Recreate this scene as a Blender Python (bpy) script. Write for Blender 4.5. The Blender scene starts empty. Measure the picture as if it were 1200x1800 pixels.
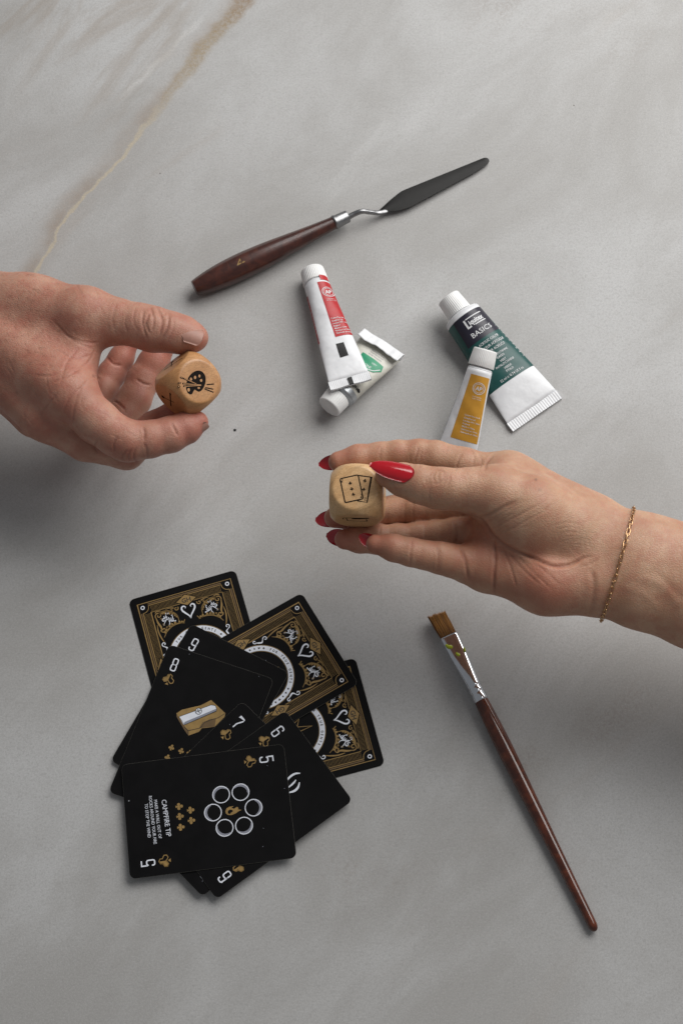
import bpy, bmesh, math, random
import numpy as np
from mathutils import Vector, Matrix, geometry
R = random.Random(7)
C = bpy.context.scene.collection
SC = bpy.context.scene
MM = 0.001

# ---------------------------------------------------------------- camera
CF, CT, CAZ, CD = 3100.0, math.radians(21.8), math.radians(4.5), 1020.0     # focal (px of a 1200x1800 frame), tilt, azimuth, distance in mm
ca, sa, ct, st = math.cos(CAZ), math.sin(CAZ), math.cos(CT), math.sin(CT)
AX = np.array([ca, sa, 0.0]); AY = np.array([-sa, ca, 0.0]); AZ = np.array([0, 0, 1.0])
FWD = AY * st - AZ * ct
UPT = AY * ct + AZ * st
CR = AX * ca - UPT * sa
CU = AX * sa + UPT * ca
CP = -CD * FWD
def P(px, py, z=0.0):
    """world point (mm) seen at photo pixel (px, py) at height z above the table"""
    d = FWD * CF + CR * (px - 600) + CU * (900 - py)
    return CP + d * ((z - CP[2]) / d[2])
def proj(p):
    q = np.asarray(p) - CP
    zc = q @ FWD
    return np.stack([600 + CF * (q @ CR) / zc, 900 - CF * (q @ CU) / zc], -1)
cam = bpy.data.cameras.new('camera'); camo = bpy.data.objects.new('camera', cam); C.objects.link(camo)
m = Matrix.Identity(4)
for i in range(3):
    m[i][0], m[i][1], m[i][2], m[i][3] = CR[i], CU[i], -FWD[i], CP[i] * MM
camo.matrix_world = m
cam.sensor_fit = 'VERTICAL'; cam.sensor_height = 36; cam.lens = CF / 1800 * 36
cam.clip_start = 0.02; cam.clip_end = 50
cam.dof.use_dof = True; cam.dof.focus_distance = 0.975; cam.dof.aperture_fstop = 22
SC.camera = camo
SC.view_settings.view_transform = 'Standard'; SC.view_settings.look = 'None'
SC.view_settings.exposure = 0; SC.view_settings.gamma = 1

# ---------------------------------------------------------------- light
w = bpy.data.worlds.new('World'); SC.world = w; w.use_nodes = True
bg = w.node_tree.nodes['Background']; bg.inputs[0].default_value = (0.93, 0.96, 1.0, 1); bg.inputs[1].default_value = 0.19
def area(name, loc, target, sx, sy, power, col):
    l = bpy.data.lights.new(name, 'AREA'); l.shape = 'RECTANGLE'; l.size = sx; l.size_y = sy; l.energy = power; l.color = col
    o = bpy.data.objects.new(name, l); C.objects.link(o)
    o.location = loc
    o.rotation_euler = (Vector(target) - Vector(loc)).to_track_quat('-Z', 'Y').to_euler()
    return o
area('window_light', (0.74, 0.84, 0.98), (0.0, 0.08, 0.0), 1.45, 1.20, 28.8, (1.0, 0.985, 0.962))

# ---------------------------------------------------------------- materials
def node_mat(name):
    mt = bpy.data.materials.new(name); mt.use_nodes = True
    nt = mt.node_tree
    return mt, nt, nt.nodes['Principled BSDF']
class G:
    """tiny node-graph helper"""
    def __init__(s, nt): s.nt = nt
    def n(s, t, **kw):
        nd = s.nt.nodes.new(t)
        for k, v in kw.items(): setattr(nd, k, v)
        return nd
    def l(s, a, b): s.nt.links.new(a, b)
    def set(s, sock, v):
        if hasattr(v, 'is_output'): s.l(v, sock)
        else: sock.default_value = v
    def math(s, op, a, b=None, c=None, clamp=False):
        nd = s.n('ShaderNodeMath', operation=op); nd.use_clamp = clamp
        for i, v in enumerate((a, b, c)):
            if v is not None: s.set(nd.inputs[i], v)
        return nd.outputs[0]
    def mix(s, f, a, b, mode='MIX'):
        nd = s.n('ShaderNodeMix', data_type='RGBA', blend_type=mode)
        s.set(nd.inputs[0], f); s.set(nd.inputs[6], a if hasattr(a, 'is_output') else (*a, 1)); s.set(nd.inputs[7], b if hasattr(b, 'is_output') else (*b, 1))
        return nd.outputs[2]
    def noise(s, vec, scale, detail=3, rough=.5, dist=0):
        nd = s.n('ShaderNodeTexNoise'); nd.inputs['Scale'].default_value = scale; nd.inputs['Detail'].default_value = detail
        nd.inputs['Roughness'].default_value = rough; nd.inputs['Distortion'].default_value = dist
        s.l(vec, nd.inputs['Vector']); return nd.outputs[0]
    def ramp(s, v, lo, hi):
        nd = s.n('ShaderNodeMapRange', interpolation_type='SMOOTHSTEP'); s.set(nd.inputs[0], v)
        nd.inputs[1].default_value = lo; nd.inputs[2].default_value = hi; return nd.outputs[0]
    def pos(s): return s.n('ShaderNodeTexCoord').outputs['Object']
    def mapping(s, vec, loc=(0, 0, 0), rot=(0, 0, 0), scale=(1, 1, 1)):
        nd = s.n('ShaderNodeMapping'); nd.inputs[1].default_value = loc; nd.inputs[2].default_value = rot; nd.inputs[3].default_value = scale
        s.l(vec, nd.inputs[0]); return nd.outputs[0]
    def streak(s, vec, ang, along, loc=(0, 0, 0)):
        """coordinates squeezed along the direction at angle ang, so a noise on them runs in streaks that way"""
        return s.mapping(s.mapping(vec, rot=(0, 0, -ang)), loc=loc, scale=(along, 1, 1))
    def bump(s, h, strength, dist):
        nd = s.n('ShaderNodeBump'); s.set(nd.inputs['Strength'], strength); nd.inputs['Distance'].default_value = dist
        s.l(h, nd.inputs['Height']); return nd.outputs[0]
def plain(name, col, rough=.5, metal=0, var=0.06, vscale=300, bump=0, bscale=900, coat=0, spec=.5, bd=.0003):
    mt, nt, b = node_mat(name); g = G(nt); p = g.pos()
    n = g.noise(p, vscale, 4)
    f = g.ramp(n, .3, .7)
    lo = tuple(max(0, c * (1 - var)) for c in col); hi = tuple(min(1, c * (1 + var)) for c in col)
    g.l(g.mix(f, lo, hi), b.inputs['Base Color'])
    b.inputs['Metallic'].default_value = metal
    r = g.math('MULTIPLY_ADD', n, .16, rough - .08)
    g.l(r, b.inputs['Roughness'])
    b.inputs['Specular IOR Level'].default_value = spec
    b.inputs['Coat Weight'].default_value = coat; b.inputs['Coat Roughness'].default_value = .08
    if bump: g.l(g.bump(g.noise(p, bscale, 3), bump, bd), b.inputs['Normal'])
    return mt
M = {}
M['card_black'] = plain('card_black', (.0042, .0040, .0044), .5, var=.15, vscale=120, bump=.08, bscale=2500, spec=.10)
M['card_edge'] = plain('card_edge', (.10, .095, .08), .7)
M['gold_ink'] = plain('gold_ink', (.30, .185, .055), .5, var=.12)
M['gold_dark_ink'] = plain('gold_dark_ink', (.13, .075, .025), .55)
M['white_ink'] = plain('white_ink', (.78, .81, .88), .5, var=.04)
M['grey_ink'] = plain('grey_ink', (.25, .26, .31), .5, var=.04)
M['black_ink'] = plain('black_ink', (.012, .011, .011), .5)
M['soot_ink'] = plain('soot_ink', (.012, .009, .007), .75, var=.35, vscale=1500, spec=.1)
M['cap_white'] = plain('cap_white', (.80, .80, .79), .42, var=.02)
M['tube_white'] = plain('tube_white', (.78, .79, .81), .36, var=.03, bump=.6, bscale=75, bd=.0011)
M['tube_cream'] = plain('tube_cream', (.58, .565, .50), .34, var=.05, bump=.7, bscale=80, bd=.0013)
M['foil'] = plain('foil', (.50, .52, .54), .38, metal=.85)
M['label_red'] = plain('label_red', (.44, .009, .013), .42, var=.05)
M['label_green'] = plain('label_green', (.008, .072, .066), .36, var=.06)
M['label_navy'] = plain('label_navy', (.018, .016, .030), .36)
M['label_yellow'] = plain('label_yellow', (.62, .31, .038), .4, var=.04)
M['label_mint'] = plain('label_mint', (.0, .26, .12), .38)
M['print_white'] = plain('print_white', (.74, .75, .76), .45, var=.03)
M['steel'] = plain('steel', (.27, .27, .275), .36, metal=1, var=.06, vscale=700)
M['blade_steel'] = plain('blade_steel', (.010, .0095, .009), .36, spec=.22, metal=.22, var=.12, vscale=200)
M['chrome'] = plain('chrome', (.72, .74, .78), .12, metal=1, var=.04, vscale=500)
M['gold'] = plain('gold', (.62, .39, .21), .2, metal=1, var=.08, vscale=900)
M['paint_lime'] = plain('paint_lime', (.36, .42, .015), .35)
M['nail_red'] = plain('nail_red', (.42, .0022, .010), .16, var=.04, coat=.8, spec=.4)
def wood_lacquer(name, col, col2, rough):
    mt, nt, b = node_mat(name); g = G(nt); p = g.pos()
    q = g.mapping(p, scale=(1, 1, 1))
    n = g.noise(q, 160, 6, .6, .6)
    g.l(g.mix(g.ramp(n, .35, .68), col, col2), b.inputs['Base Color'])
    n2 = g.noise(p, 900, 4, .7)
    scr = g.ramp(n2, .62, .70)
    g.l(g.math('MULTIPLY_ADD', scr, .25, rough), b.inputs['Roughness'])
    b.inputs['Coat Weight'].default_value = .35; b.inputs['Coat Roughness'].default_value = .12
    g.l(g.bump(n, .12, .0004), b.inputs['Normal'])
    return mt
M['knife_wood'] = wood_lacquer('knife_wood', (.040, .011, .0075), (.075, .020, .012), .30)
M['brush_wood'] = wood_lacquer('brush_wood', (.060, .012, .004), (.135, .030, .010), .2)
def die_wood(name, col, col2):
    mt, nt, b = node_mat(name); g = G(nt); p = g.pos()
    big = g.noise(g.mapping(p, scale=(1, 1, .25)), 120, 4, .6, .8)
    fine = g.noise(p, 2200, 2, .6)
    c = g.mix(g.ramp(big, .3, .72), col, col2)
    lines = g.noise(g.streak(p, .35, .12), 800, 3, .6)
    c = g.mix(g.math('MULTIPLY', g.ramp(lines, .48, .66), .40), c, tuple(x * .66 for x in col))
    c = g.mix(g.math('MULTIPLY', g.ramp(fine, .42, .72), .6), c, tuple(x * .52 for x in col))
    g.l(c, b.inputs['Base Color']); b.inputs['Roughness'].default_value = .42
    b.inputs['Coat Weight'].default_value = .25; b.inputs['Coat Roughness'].default_value = .3
    g.l(g.bump(fine, .15, .0002), b.inputs['Normal'])
    return mt
M['die_dark'] = die_wood('die_dark', (.48, .225, .085), (.59, .31, .13))
M['die_pale'] = die_wood('die_pale', (.63, .365, .160), (.74, .47, .235))
def bristle_mat():
    mt, nt, b = node_mat('bristle'); g = G(nt)
    a = g.n('ShaderNodeAttribute'); a.attribute_name = 'tint'
    sep = g.n('ShaderNodeSeparateColor'); g.l(a.outputs['Color'], sep.inputs[0])
    g.l(g.mix(sep.outputs[0], (.13, .045, .007), (.66, .31, .065)), b.inputs['Base Color'])
    b.inputs['Roughness'].default_value = .4
    return mt
M['bristle'] = bristle_mat()
def skin_mat(name, base, red, pale, hairy):
    mt, nt, b = node_mat(name); g = G(nt); p = g.pos()
    a = g.n('ShaderNodeAttribute'); a.attribute_name = 'tint'
    sep = g.n('ShaderNodeSeparateColor'); g.l(a.outputs['Color'], sep.inputs[0])
    n1 = g.noise(p, 55, 4, .6); n2 = g.noise(p, 330, 5, .65); n3 = g.noise(p, 1500, 3, .6)
    c = g.mix(g.ramp(n1, .35, .68), base, pale)
    n4 = g.noise(p, 130, 5, .6)
    c = g.mix(g.math('MULTIPLY', g.math('MULTIPLY_ADD', g.ramp(n4, .40, .68), .75, g.math('MULTIPLY', g.ramp(n2, .50, .74), .25)), .44), c, red)
    c = g.mix(g.math('MULTIPLY', sep.outputs[0], .85, clamp=True), c, red)
    c = g.mix(g.math('MULTIPLY', sep.outputs[1], .55, clamp=True), c, tuple(x * .62 for x in red))
    c = g.mix(g.math('MULTIPLY', sep.outputs[2], .75, clamp=True), c, (.045, .022, .016))
    g.l(c, b.inputs['Base Color'])
    g.l(g.math('MULTIPLY_ADD', n2, .24, .33), b.inputs['Roughness'])
    b.inputs['Subsurface Weight'].default_value = .22
    b.inputs['Subsurface Radius'].default_value = (1.0, .36, .2); b.inputs['Subsurface Scale'].default_value = .0032
    b.inputs['Specular IOR Level'].default_value = .42
    v = g.n('ShaderNodeTexVoronoi', feature='DISTANCE_TO_EDGE'); v.inputs['Scale'].default_value = 900
    wv = g.mapping(p, rot=(.3, .2, .25), scale=(.55, 1.25, 1.0)); g.l(wv, v.inputs['Vector'])
    cell = g.ramp(v.outputs[0], 0, .18)
    w2 = g.noise(g.streak(p, 1.1, .35), 420, 4, .65, .5)
    h = g.math('ADD', g.math('MULTIPLY', cell, .30), g.math('ADD', g.math('MULTIPLY', n3, .45), g.math('MULTIPLY', w2, .75)))
    g.l(g.bump(h, g.math('MULTIPLY_ADD', n1, .55, .26), .00040), b.inputs['Normal'])
    return mt
M['skin_ruddy'] = skin_mat('skin_ruddy', (.42, .200, .136), (.385, .098, .070), (.52, .290, .205), True)
M['skin_tan'] = skin_mat('skin_tan', (.445, .238, .146), (.39, .122, .080), (.545, .330, .214), False)
M['nail_bare'] = plain('nail_bare', (.37, .19, .145), .42, var=.08, coat=.0, spec=.4)
M['nail_edge'] = plain('nail_edge', (.52, .42, .34), .3)

def marble():
    mt, nt, b = node_mat('marble'); g = G(nt); p = g.pos()
    xyz = g.n('ShaderNodeSeparateXYZ'); g.l(p, xyz.inputs[0]); X, Y = xyz.outputs[0], xyz.outputs[1]
    wob = g.noise(p, 14, 5, .6); wob2 = g.noise(p, 60, 5, .65); cloud = g.noise(g.streak(p, .82, .62, (.05, .02, 0)), 9, 8, .62, .6)
    c = g.mix(g.ramp(cloud, .32, .70), (.385, .375, .361), (.515, .514, .510))
    # pale veils running up to the right
    veil = g.noise(g.streak(p, .95, .25, (.3, .1, 0)), 13, 6, .6, .9)
    c = g.mix(g.math('MULTIPLY', g.ramp(veil, .56, .78), .55), c, (.58, .578, .57))
    rust = g.noise(g.streak(p, .70, .25, (.7, .9, 0)), 11, 7, .66, 1.0)
    c = g.mix(g.math('MULTIPLY', g.ramp(rust, .56, .80), .40), c, (.36, .30, .25))
    def vein(a, bpt, amp, width, halo, strength, col, seed):
        a = P(*a) * MM; bb = P(*bpt) * MM
        dx, dy = bb[0] - a[0], bb[1] - a[1]; L = math.hypot(dx, dy); nx, ny = -dy / L, dx / L
        d = g.math('ADD', g.math('MULTIPLY', X, nx), g.math('MULTIPLY_ADD', Y, ny, -(a[0] * nx + a[1] * ny)))
        q = g.mapping(p, loc=(seed, seed * .7, 0))
        n = g.math('ADD', g.math('SUBTRACT', g.noise(q, 9, 3, .5), .5), g.math('MULTIPLY', g.math('SUBTRACT', g.noise(q, 70, 4, .6), .5), .13))
        d = g.math('MULTIPLY_ADD', n, amp, d); side = g.ramp(d, -.001, .001); d = g.math('ABSOLUTE', d)
        core = g.math('SUBTRACT', 1, g.ramp(d, width * .2, width))
        hal = g.math('POWER', g.math('SUBTRACT', 1, g.ramp(d, 0, halo)), 1.6)
        grain = g.math('MULTIPLY_ADD', g.ramp(g.noise(q, 260, 5, .7), .30, .72), .5, .5)
        patch = g.ramp(g.noise(q, 24, 4), .30, .62)
        mk = g.math('ADD', g.math('MULTIPLY', core, g.math('MULTIPLY_ADD', patch, .55, .3)), g.math('MULTIPLY', hal, g.math('MULTIPLY_ADD', patch, .34, .20)))
        return g.math('MULTIPLY', g.math('MULTIPLY', mk, grain), strength, clamp=True)
    # the one strong vein: a cream thread low down that widens into a grainy brown band
    a = P(58, 470) * MM; bb = P(432, -10) * MM; dx, dy = bb[0] - a[0], bb[1] - a[1]; L = math.hypot(dx, dy); nx, ny = -dy / L, dx / L
    def line(nx_, ny_, off): return g.math('ADD', g.math('MULTIPLY', X, nx_), g.math('MULTIPLY_ADD', Y, ny_, off))
    d = line(nx, ny, -(a[0] * nx + a[1] * ny)); al = line(dx / L / L, dy / L / L, -(a[0] * dx + a[1] * dy) / L / L)
    nz = g.math('ADD', g.math('MULTIPLY', g.math('SUBTRACT', g.noise(p, 11, 2), .5), .024), g.math('MULTIPLY', g.math('SUBTRACT', g.noise(p, 75, 4, .6), .5), .0075))
    d = g.math('ADD', d, nz); ad = g.math('ABSOLUTE', d)
    grain = g.noise(p, 420, 5, .75); gr2 = g.ramp(grain, .38, .66); pt = g.ramp(g.noise(p, 30, 4, .6), .32, .64)
    up = g.ramp(al, .38, .80)
    hw = g.math('MULTIPLY_ADD', up, .0052, .0013)                      # half width of the band
    band = g.math('SUBTRACT', 1, g.ramp(g.math('DIVIDE', ad, hw), .35, 1.25))
    left = g.ramp(d, -.002, .0035)
    halo = g.math('MULTIPLY', g.math('SUBTRACT', 1, g.ramp(ad, .0005, .015)), g.math('MULTIPLY_ADD', left, .8, .12))
    c = g.mix(g.math('MULTIPLY', halo, g.math('MULTIPLY_ADD', pt, .62, .16)), c, (.30, .225, .165))
    tan_ = g.mix(g.ramp(al, .80, 1.05), (.335, .255, .155), (.235, .135, .055))
    c = g.mix(g.math('MULTIPLY', g.math('MULTIPLY', band, up), g.math('MULTIPLY_ADD', gr2, .55, .45)), c, tan_)
    low = g.math('SUBTRACT', 1, g.ramp(al, .40, .66))
    c = g.mix(g.math('MULTIPLY', g.math('MULTIPLY', band, low), g.math('MULTIPLY_ADD', gr2, .35, .6)), c, (.53, .455, .33))
    # white thread beside it and rusty drifts in the same corner
    a2 = P(205, 175) * MM; b2 = P(350, 35) * MM; dx2, dy2 = b2[0] - a2[0], b2[1] - a2[1]; L2 = math.hypot(dx2, dy2)
    d2 = g.math('ABSOLUTE', g.math('ADD', line(-dy2 / L2, dx2 / L2, (a2[0] * dy2 - a2[1] * dx2) / L2), nz))
    al2 = line(dx2 / L2 / L2, dy2 / L2 / L2, -(a2[0] * dx2 + a2[1] * dy2) / L2 / L2)
    f2 = g.math('MULTIPLY', g.ramp(al2, -.1, .25), g.math('SUBTRACT', 1, g.ramp(al2, .85, 1.15)))
    c = g.mix(g.math('MULTIPLY', g.math('MULTIPLY', f2, g.math('SUBTRACT', 1, g.ramp(d2, .0004, .0030))), .55), c, (.62, .615, .60))
    corner = g.math('MULTIPLY', g.ramp(d, .004, .03), g.ramp(al, .25, .7))
    drift = g.noise(g.streak(p, .92, .3, (.2, .4, 0)), 30, 6, .65, .6)
    c = g.mix(g.math('MULTIPLY', g.math('MULTIPLY', corner, g.ramp(drift, .46, .66)), .5), c, (.30, .24, .185))
    def smudge(px_, py_, r_, st_):
        q_ = P(px_, py_) * MM
        dd = g.math('SQRT', g.math('ADD', g.math('POWER', g.math('SUBTRACT', X, q_[0]), 2), g.math('POWER', g.math('SUBTRACT', Y, q_[1]), 2)))
        return g.math('MULTIPLY', g.math('MULTIPLY', g.math('SUBTRACT', 1, g.ramp(dd, 0, r_)), g.math('MULTIPLY', gr2, g.ramp(drift, .40, .64))), st_)
    for q_ in ((1055, 1285, .026, .50), (1120, 1245, .024, .38), (1160, 1215, .02, .3), (590, 1530, .022, .5), (930, 1345, .02, .4), (900, 20, .06, .5), (690, 1600, .05, .35), (1090, 60, .05, .3), (640, 460, .035, .3), (560, 980, .05, .25)):
        c = g.mix(smudge(*q_), c, (.25, .195, .16))
    # dust, pores and specks
    fine = g.noise(p, 640, 5, .85); mid_ = g.noise(p, 190, 5, .72)
    fine2 = g.noise(p, 1150, 3, .85)
    c = g.mix(g.math('MULTIPLY', g.ramp(fine, .47, .64), .40), c, (.29, .282, .275))
    c = g.mix(g.math('MULTIPLY', g.ramp(fine2, .44, .66), .22), c, (.25, .245, .24))
    c = g.mix(g.math('MULTIPLY', g.ramp(fine2, .50, .32), .20), c, (.68, .68, .68))
    c = g.mix(g.math('MULTIPLY', g.ramp(mid_, .50, .74), .24), c, (.32, .31, .295))
    vo = g.n('ShaderNodeTexVoronoi'); vo.inputs['Scale'].default_value = 62; g.l(p, vo.inputs['Vector'])
    sp = g.math('LESS_THAN', vo.outputs['Distance'], g.math('MULTIPLY', g.ramp(g.noise(p, 45, 4, .7), .50, .72), .055))
    c = g.mix(g.math('MULTIPLY', sp, .8), c, (.10, .085, .075))
    g.l(c, b.inputs['Base Color'])
    g.l(g.math('MULTIPLY_ADD', wob2, .20, .46), b.inputs['Roughness'])
    b.inputs['Specular IOR Level'].default_value = .32
    g.l(g.bump(g.math('ADD', fine, wob2), .10, .0003), b.inputs['Normal'])
    return mt
M['marble'] = marble()

# ---------------------------------------------------------------- object helpers
def thing(name, label, cat, loc, group=None):
    o = bpy.data.objects.new(name, None); C.objects.link(o); o.empty_display_size = .01
    o.location = Vector(loc) * MM; o['label'] = label; o['category'] = cat
    if group: o['group'] = group
    return o
def part(name, V, F, mat, root=None, smooth=True, label=None, stuff=False, parent_loc=None):
    """one mesh object from world-space mm vertices"""
    V = np.asarray(V, float)
    base = np.array([0, 0, 0.0])
    if root is not None: base = np.array(wl(root)) / MM
    me = bpy.data.meshes.new(name)
    me.from_pydata(((V - base) * MM).tolist(), [], [tuple(int(i) for i in f) for f in F])
    me.materials.append(M[mat] if isinstance(mat, str) else mat)
    if smooth: me.polygons.foreach_set('use_smooth', [True] * len(me.polygons))
    me.update()
    o = bpy.data.objects.new(name, me); C.objects.link(o)
    if root is not None: o.parent = root
    if label: o['label'] = label
    if stuff: o['kind'] = 'stuff'
    return o
def wl(o):
    v = Vector((0, 0, 0))
    while o is not None: v = v + o.location; o = o.parent
    return v
def unit(v):
    v = np.asarray(v, float); return v / np.linalg.norm(v)
def sharp(o, deg=35):
    me = o.data; bm = bmesh.new(); bm.from_mesh(me)
    bmesh.ops.recalc_face_normals(bm, faces=bm.faces)
    for e in bm.edges:
        e.smooth = not (len(e.link_faces) == 2 and e.calc_face_angle(0) > math.radians(deg))
    bm.to_mesh(me); bm.free(); return o
def loft(rings, cap0=True, cap1=True):
    """rings: list of (n,3) arrays"""
    n = len(rings[0]); V = np.concatenate(rings); F = []
    for i in range(len(rings) - 1):
        for j in range(n):
            k = (j + 1) % n
            F.append((i * n + j, i * n + k, (i + 1) * n + k, (i + 1) * n + j))
    if cap0: F.append(tuple(range(n))[::-1])
    if cap1: F.append(tuple((len(rings) - 1) * n + j for j in range(n)))
    return V, F
def frame(a, up=(0, 0, 1)):
    a = unit(a); s = unit(np.cross(a, up)); n = np.cross(s, a); return a, s, n
def joinm(parts):
    V = []; F = []; o = 0
    for v, f in parts:
        V.append(np.asarray(v)); F += [tuple(i + o for i in q) for q in f]; o += len(v)
    return np.concatenate(V), F

# ---------------------------------------------------------------- 2-D printing kit (mm)
def stroke(pts, w, closed=False, taper=None):
    p = np.asarray(pts, float); n = len(p); V = []; F = []
    for i in range(n):
        a = p[(i - 1) % n] if (closed or i > 0) else p[i]
        b = p[(i + 1) % n] if (closed or i < n - 1) else p[i]
        t = b - a; t = t / (np.linalg.norm(t) + 1e-9); nn = np.array([-t[1], t[0]])
        ww = w if taper is None else w * taper(i / (n - 1))
        if 0 < i < n - 1 or closed:
            t1 = p[i] - a; t1 = t1 / (np.linalg.norm(t1) + 1e-9)
            ww = ww / max(.5, abs(t1 @ t))
        V += [p[i] + nn * ww / 2, p[i] - nn * ww / 2]
    for i in range(n - (0 if closed else 1)):
        k = (i + 1) % n
        F.append((2 * i, 2 * i + 1, 2 * k + 1, 2 * k))
    return np.array(V), F
def poly(pts):
    p = [Vector((a[0], a[1], 0)) for a in pts]
    return np.array([(v.x, v.y) for v in p]), [tuple(t) for t in geometry.tessellate_polygon([p])]
def disc(c, r, n=14, ry=None):
    ry = ry or r
    return np.array([(c[0] + r * math.cos(2 * math.pi * i / n), c[1] + ry * math.sin(2 * math.pi * i / n)) for i in range(n)]), [tuple(range(n))]
def arc(c, r, a0, a1, n=12):
    return [(c[0] + r * math.cos(a0 + (a1 - a0) * i / n), c[1] + r * math.sin(a0 + (a1 - a0) * i / n)) for i in range(n + 1)]
def ring(c, r, w, n=28): return stroke(arc(c, r, 0, 2 * math.pi, n)[:-1], w, True)
def spiral(c, r0, r1, a0, a1, n=18):
    return [(c[0] + (r0 + (r1 - r0) * i / n) * math.cos(a0 + (a1 - a0) * i / n), c[1] + (r0 + (r1 - r0) * i / n) * math.sin(a0 + (a1 - a0) * i / n)) for i in range(n + 1)]
def catmull(pts, n=6):
    p = [np.array(q, float) for q in pts]; p = [2 * p[0] - p[1]] + p + [2 * p[-1] - p[-2]]; out = []
    for i in range(1, len(p) - 2):
        for k in range(n):
            t = k / n
            out.append(.5 * (2 * p[i] + (p[i + 1] - p[i - 1]) * t + (2 * p[i - 1] - 5 * p[i] + 4 * p[i + 1] - p[i + 2]) * t * t + (3 * p[i] - p[i - 1] - 3 * p[i + 1] + p[i + 2]) * t ** 3))
    out.append(p[-2]); return np.array(out)
_tx = {}
def text2d(s, cap, width=None, bold=0.0, xs=1.0, align='C', shear=0):
    """filled text, cap height and total width in mm, baseline-centred on the origin"""
    key = (s, bold)
    if key not in _tx:
        cu = bpy.data.curves.new('text', 'FONT'); cu.body = s; cu.size = 1; cu.resolution_u = 2; cu.offset = bold; cu.fill_mode = 'BOTH'
        ob = bpy.data.objects.new('text', cu)
        me = ob.to_mesh()
        V = np.array([v.co[:2] for v in me.vertices]) if len(me.vertices) else np.zeros((0, 2)); F = [tuple(p.vertices) for p in me.polygons]
        ob.to_mesh_clear(); bpy.data.objects.remove(ob); bpy.data.curves.remove(cu)
        _tx[key] = (V, F)
    V, F = _tx[key]; V = V.copy()
    k = cap / .73
    x0, x1 = V[:, 0].min(), V[:, 0].max()
    sx = k * xs if width is None else width / (x1 - x0)
    V[:, 1] = (V[:, 1] - .365) * k
    V[:, 0] = (V[:, 0] - ((x0 + x1) / 2 if align == 'C' else x0 if align == 'L' else x1)) * sx + shear * V[:, 1]
    return V, F
def xf(sh, c=(0, 0), ang=0, s=1, mirror=False):
    V, F = sh; V = np.array(V, float) * s
    if mirror: V = V * np.array([-1, 1])
    cs, sn = math.cos(ang), math.sin(ang)
    V = V @ np.array([[cs, sn], [-sn, cs]]) + np.array(c); return V, F
def subdiv_shape(sh, maxlen):
    """split long edges so flat print can follow a curved surface"""
    bm = bmesh.new(); vs = [bm.verts.new((v[0], v[1], 0)) for v in sh[0]]
    for f in sh[1]:
        try: bm.faces.new([vs[i] for i in f])
        except ValueError: pass
    for it in range(6):
        es = [e for e in bm.edges if e.calc_length() > maxlen]
        if not es: break
        bmesh.ops.triangulate(bm, faces=bm.faces[:])
        es = [e for e in bm.edges if e.calc_length() > maxlen]
        bmesh.ops.subdivide_edges(bm, edges=es, cuts=1)
    bmesh.ops.triangulate(bm, faces=bm.faces[:])
    bm.verts.index_update()
    V = np.array([v.co[:2] for v in bm.verts]); F = [tuple(v.index for v in f.verts) for f in bm.faces]
    bm.free(); return V, F
class Ink:
    def __init__(s): s.d = {}
    def add(s, mat, sh, layer=1, name=None, uid=0):
        s.d.setdefault((name or mat.replace('_ink', '') + '_print', mat, layer, uid), []).append(sh)
    def emit(s, mapf, root, step=.03, maxlen=None):
        for (name, mat, layer, uid), shs in s.d.items():
            if maxlen: shs = [subdiv_shape(q, maxlen) for q in shs]
            V, F = joinm(shs)
            W = mapf(V[:, 0], V[:, 1], step * layer)
            o = part(name, W, F, mat, root, smooth=bool(maxlen), stuff=len(shs) > 1)
            if not maxlen: last = o

# ---------------------------------------------------------------- table
tx = 900.0
tv = [(-tx, -tx, 0), (tx, -tx, 0), (tx, tx, 0), (-tx, tx, 0), (-tx, -tx, -20), (tx, -tx, -20), (tx, tx, -20), (-tx, tx, -20)]
t = part('table_top', tv, [(0, 1, 2, 3), (7, 6, 5, 4), (0, 4, 5, 1), (1, 5, 6, 2), (2, 6, 7, 3), (3, 7, 4, 0)], 'marble', smooth=False)
t['kind'] = 'structure'; t['label'] = 'pale grey marble table top with a golden brown vein at upper left'

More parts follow.
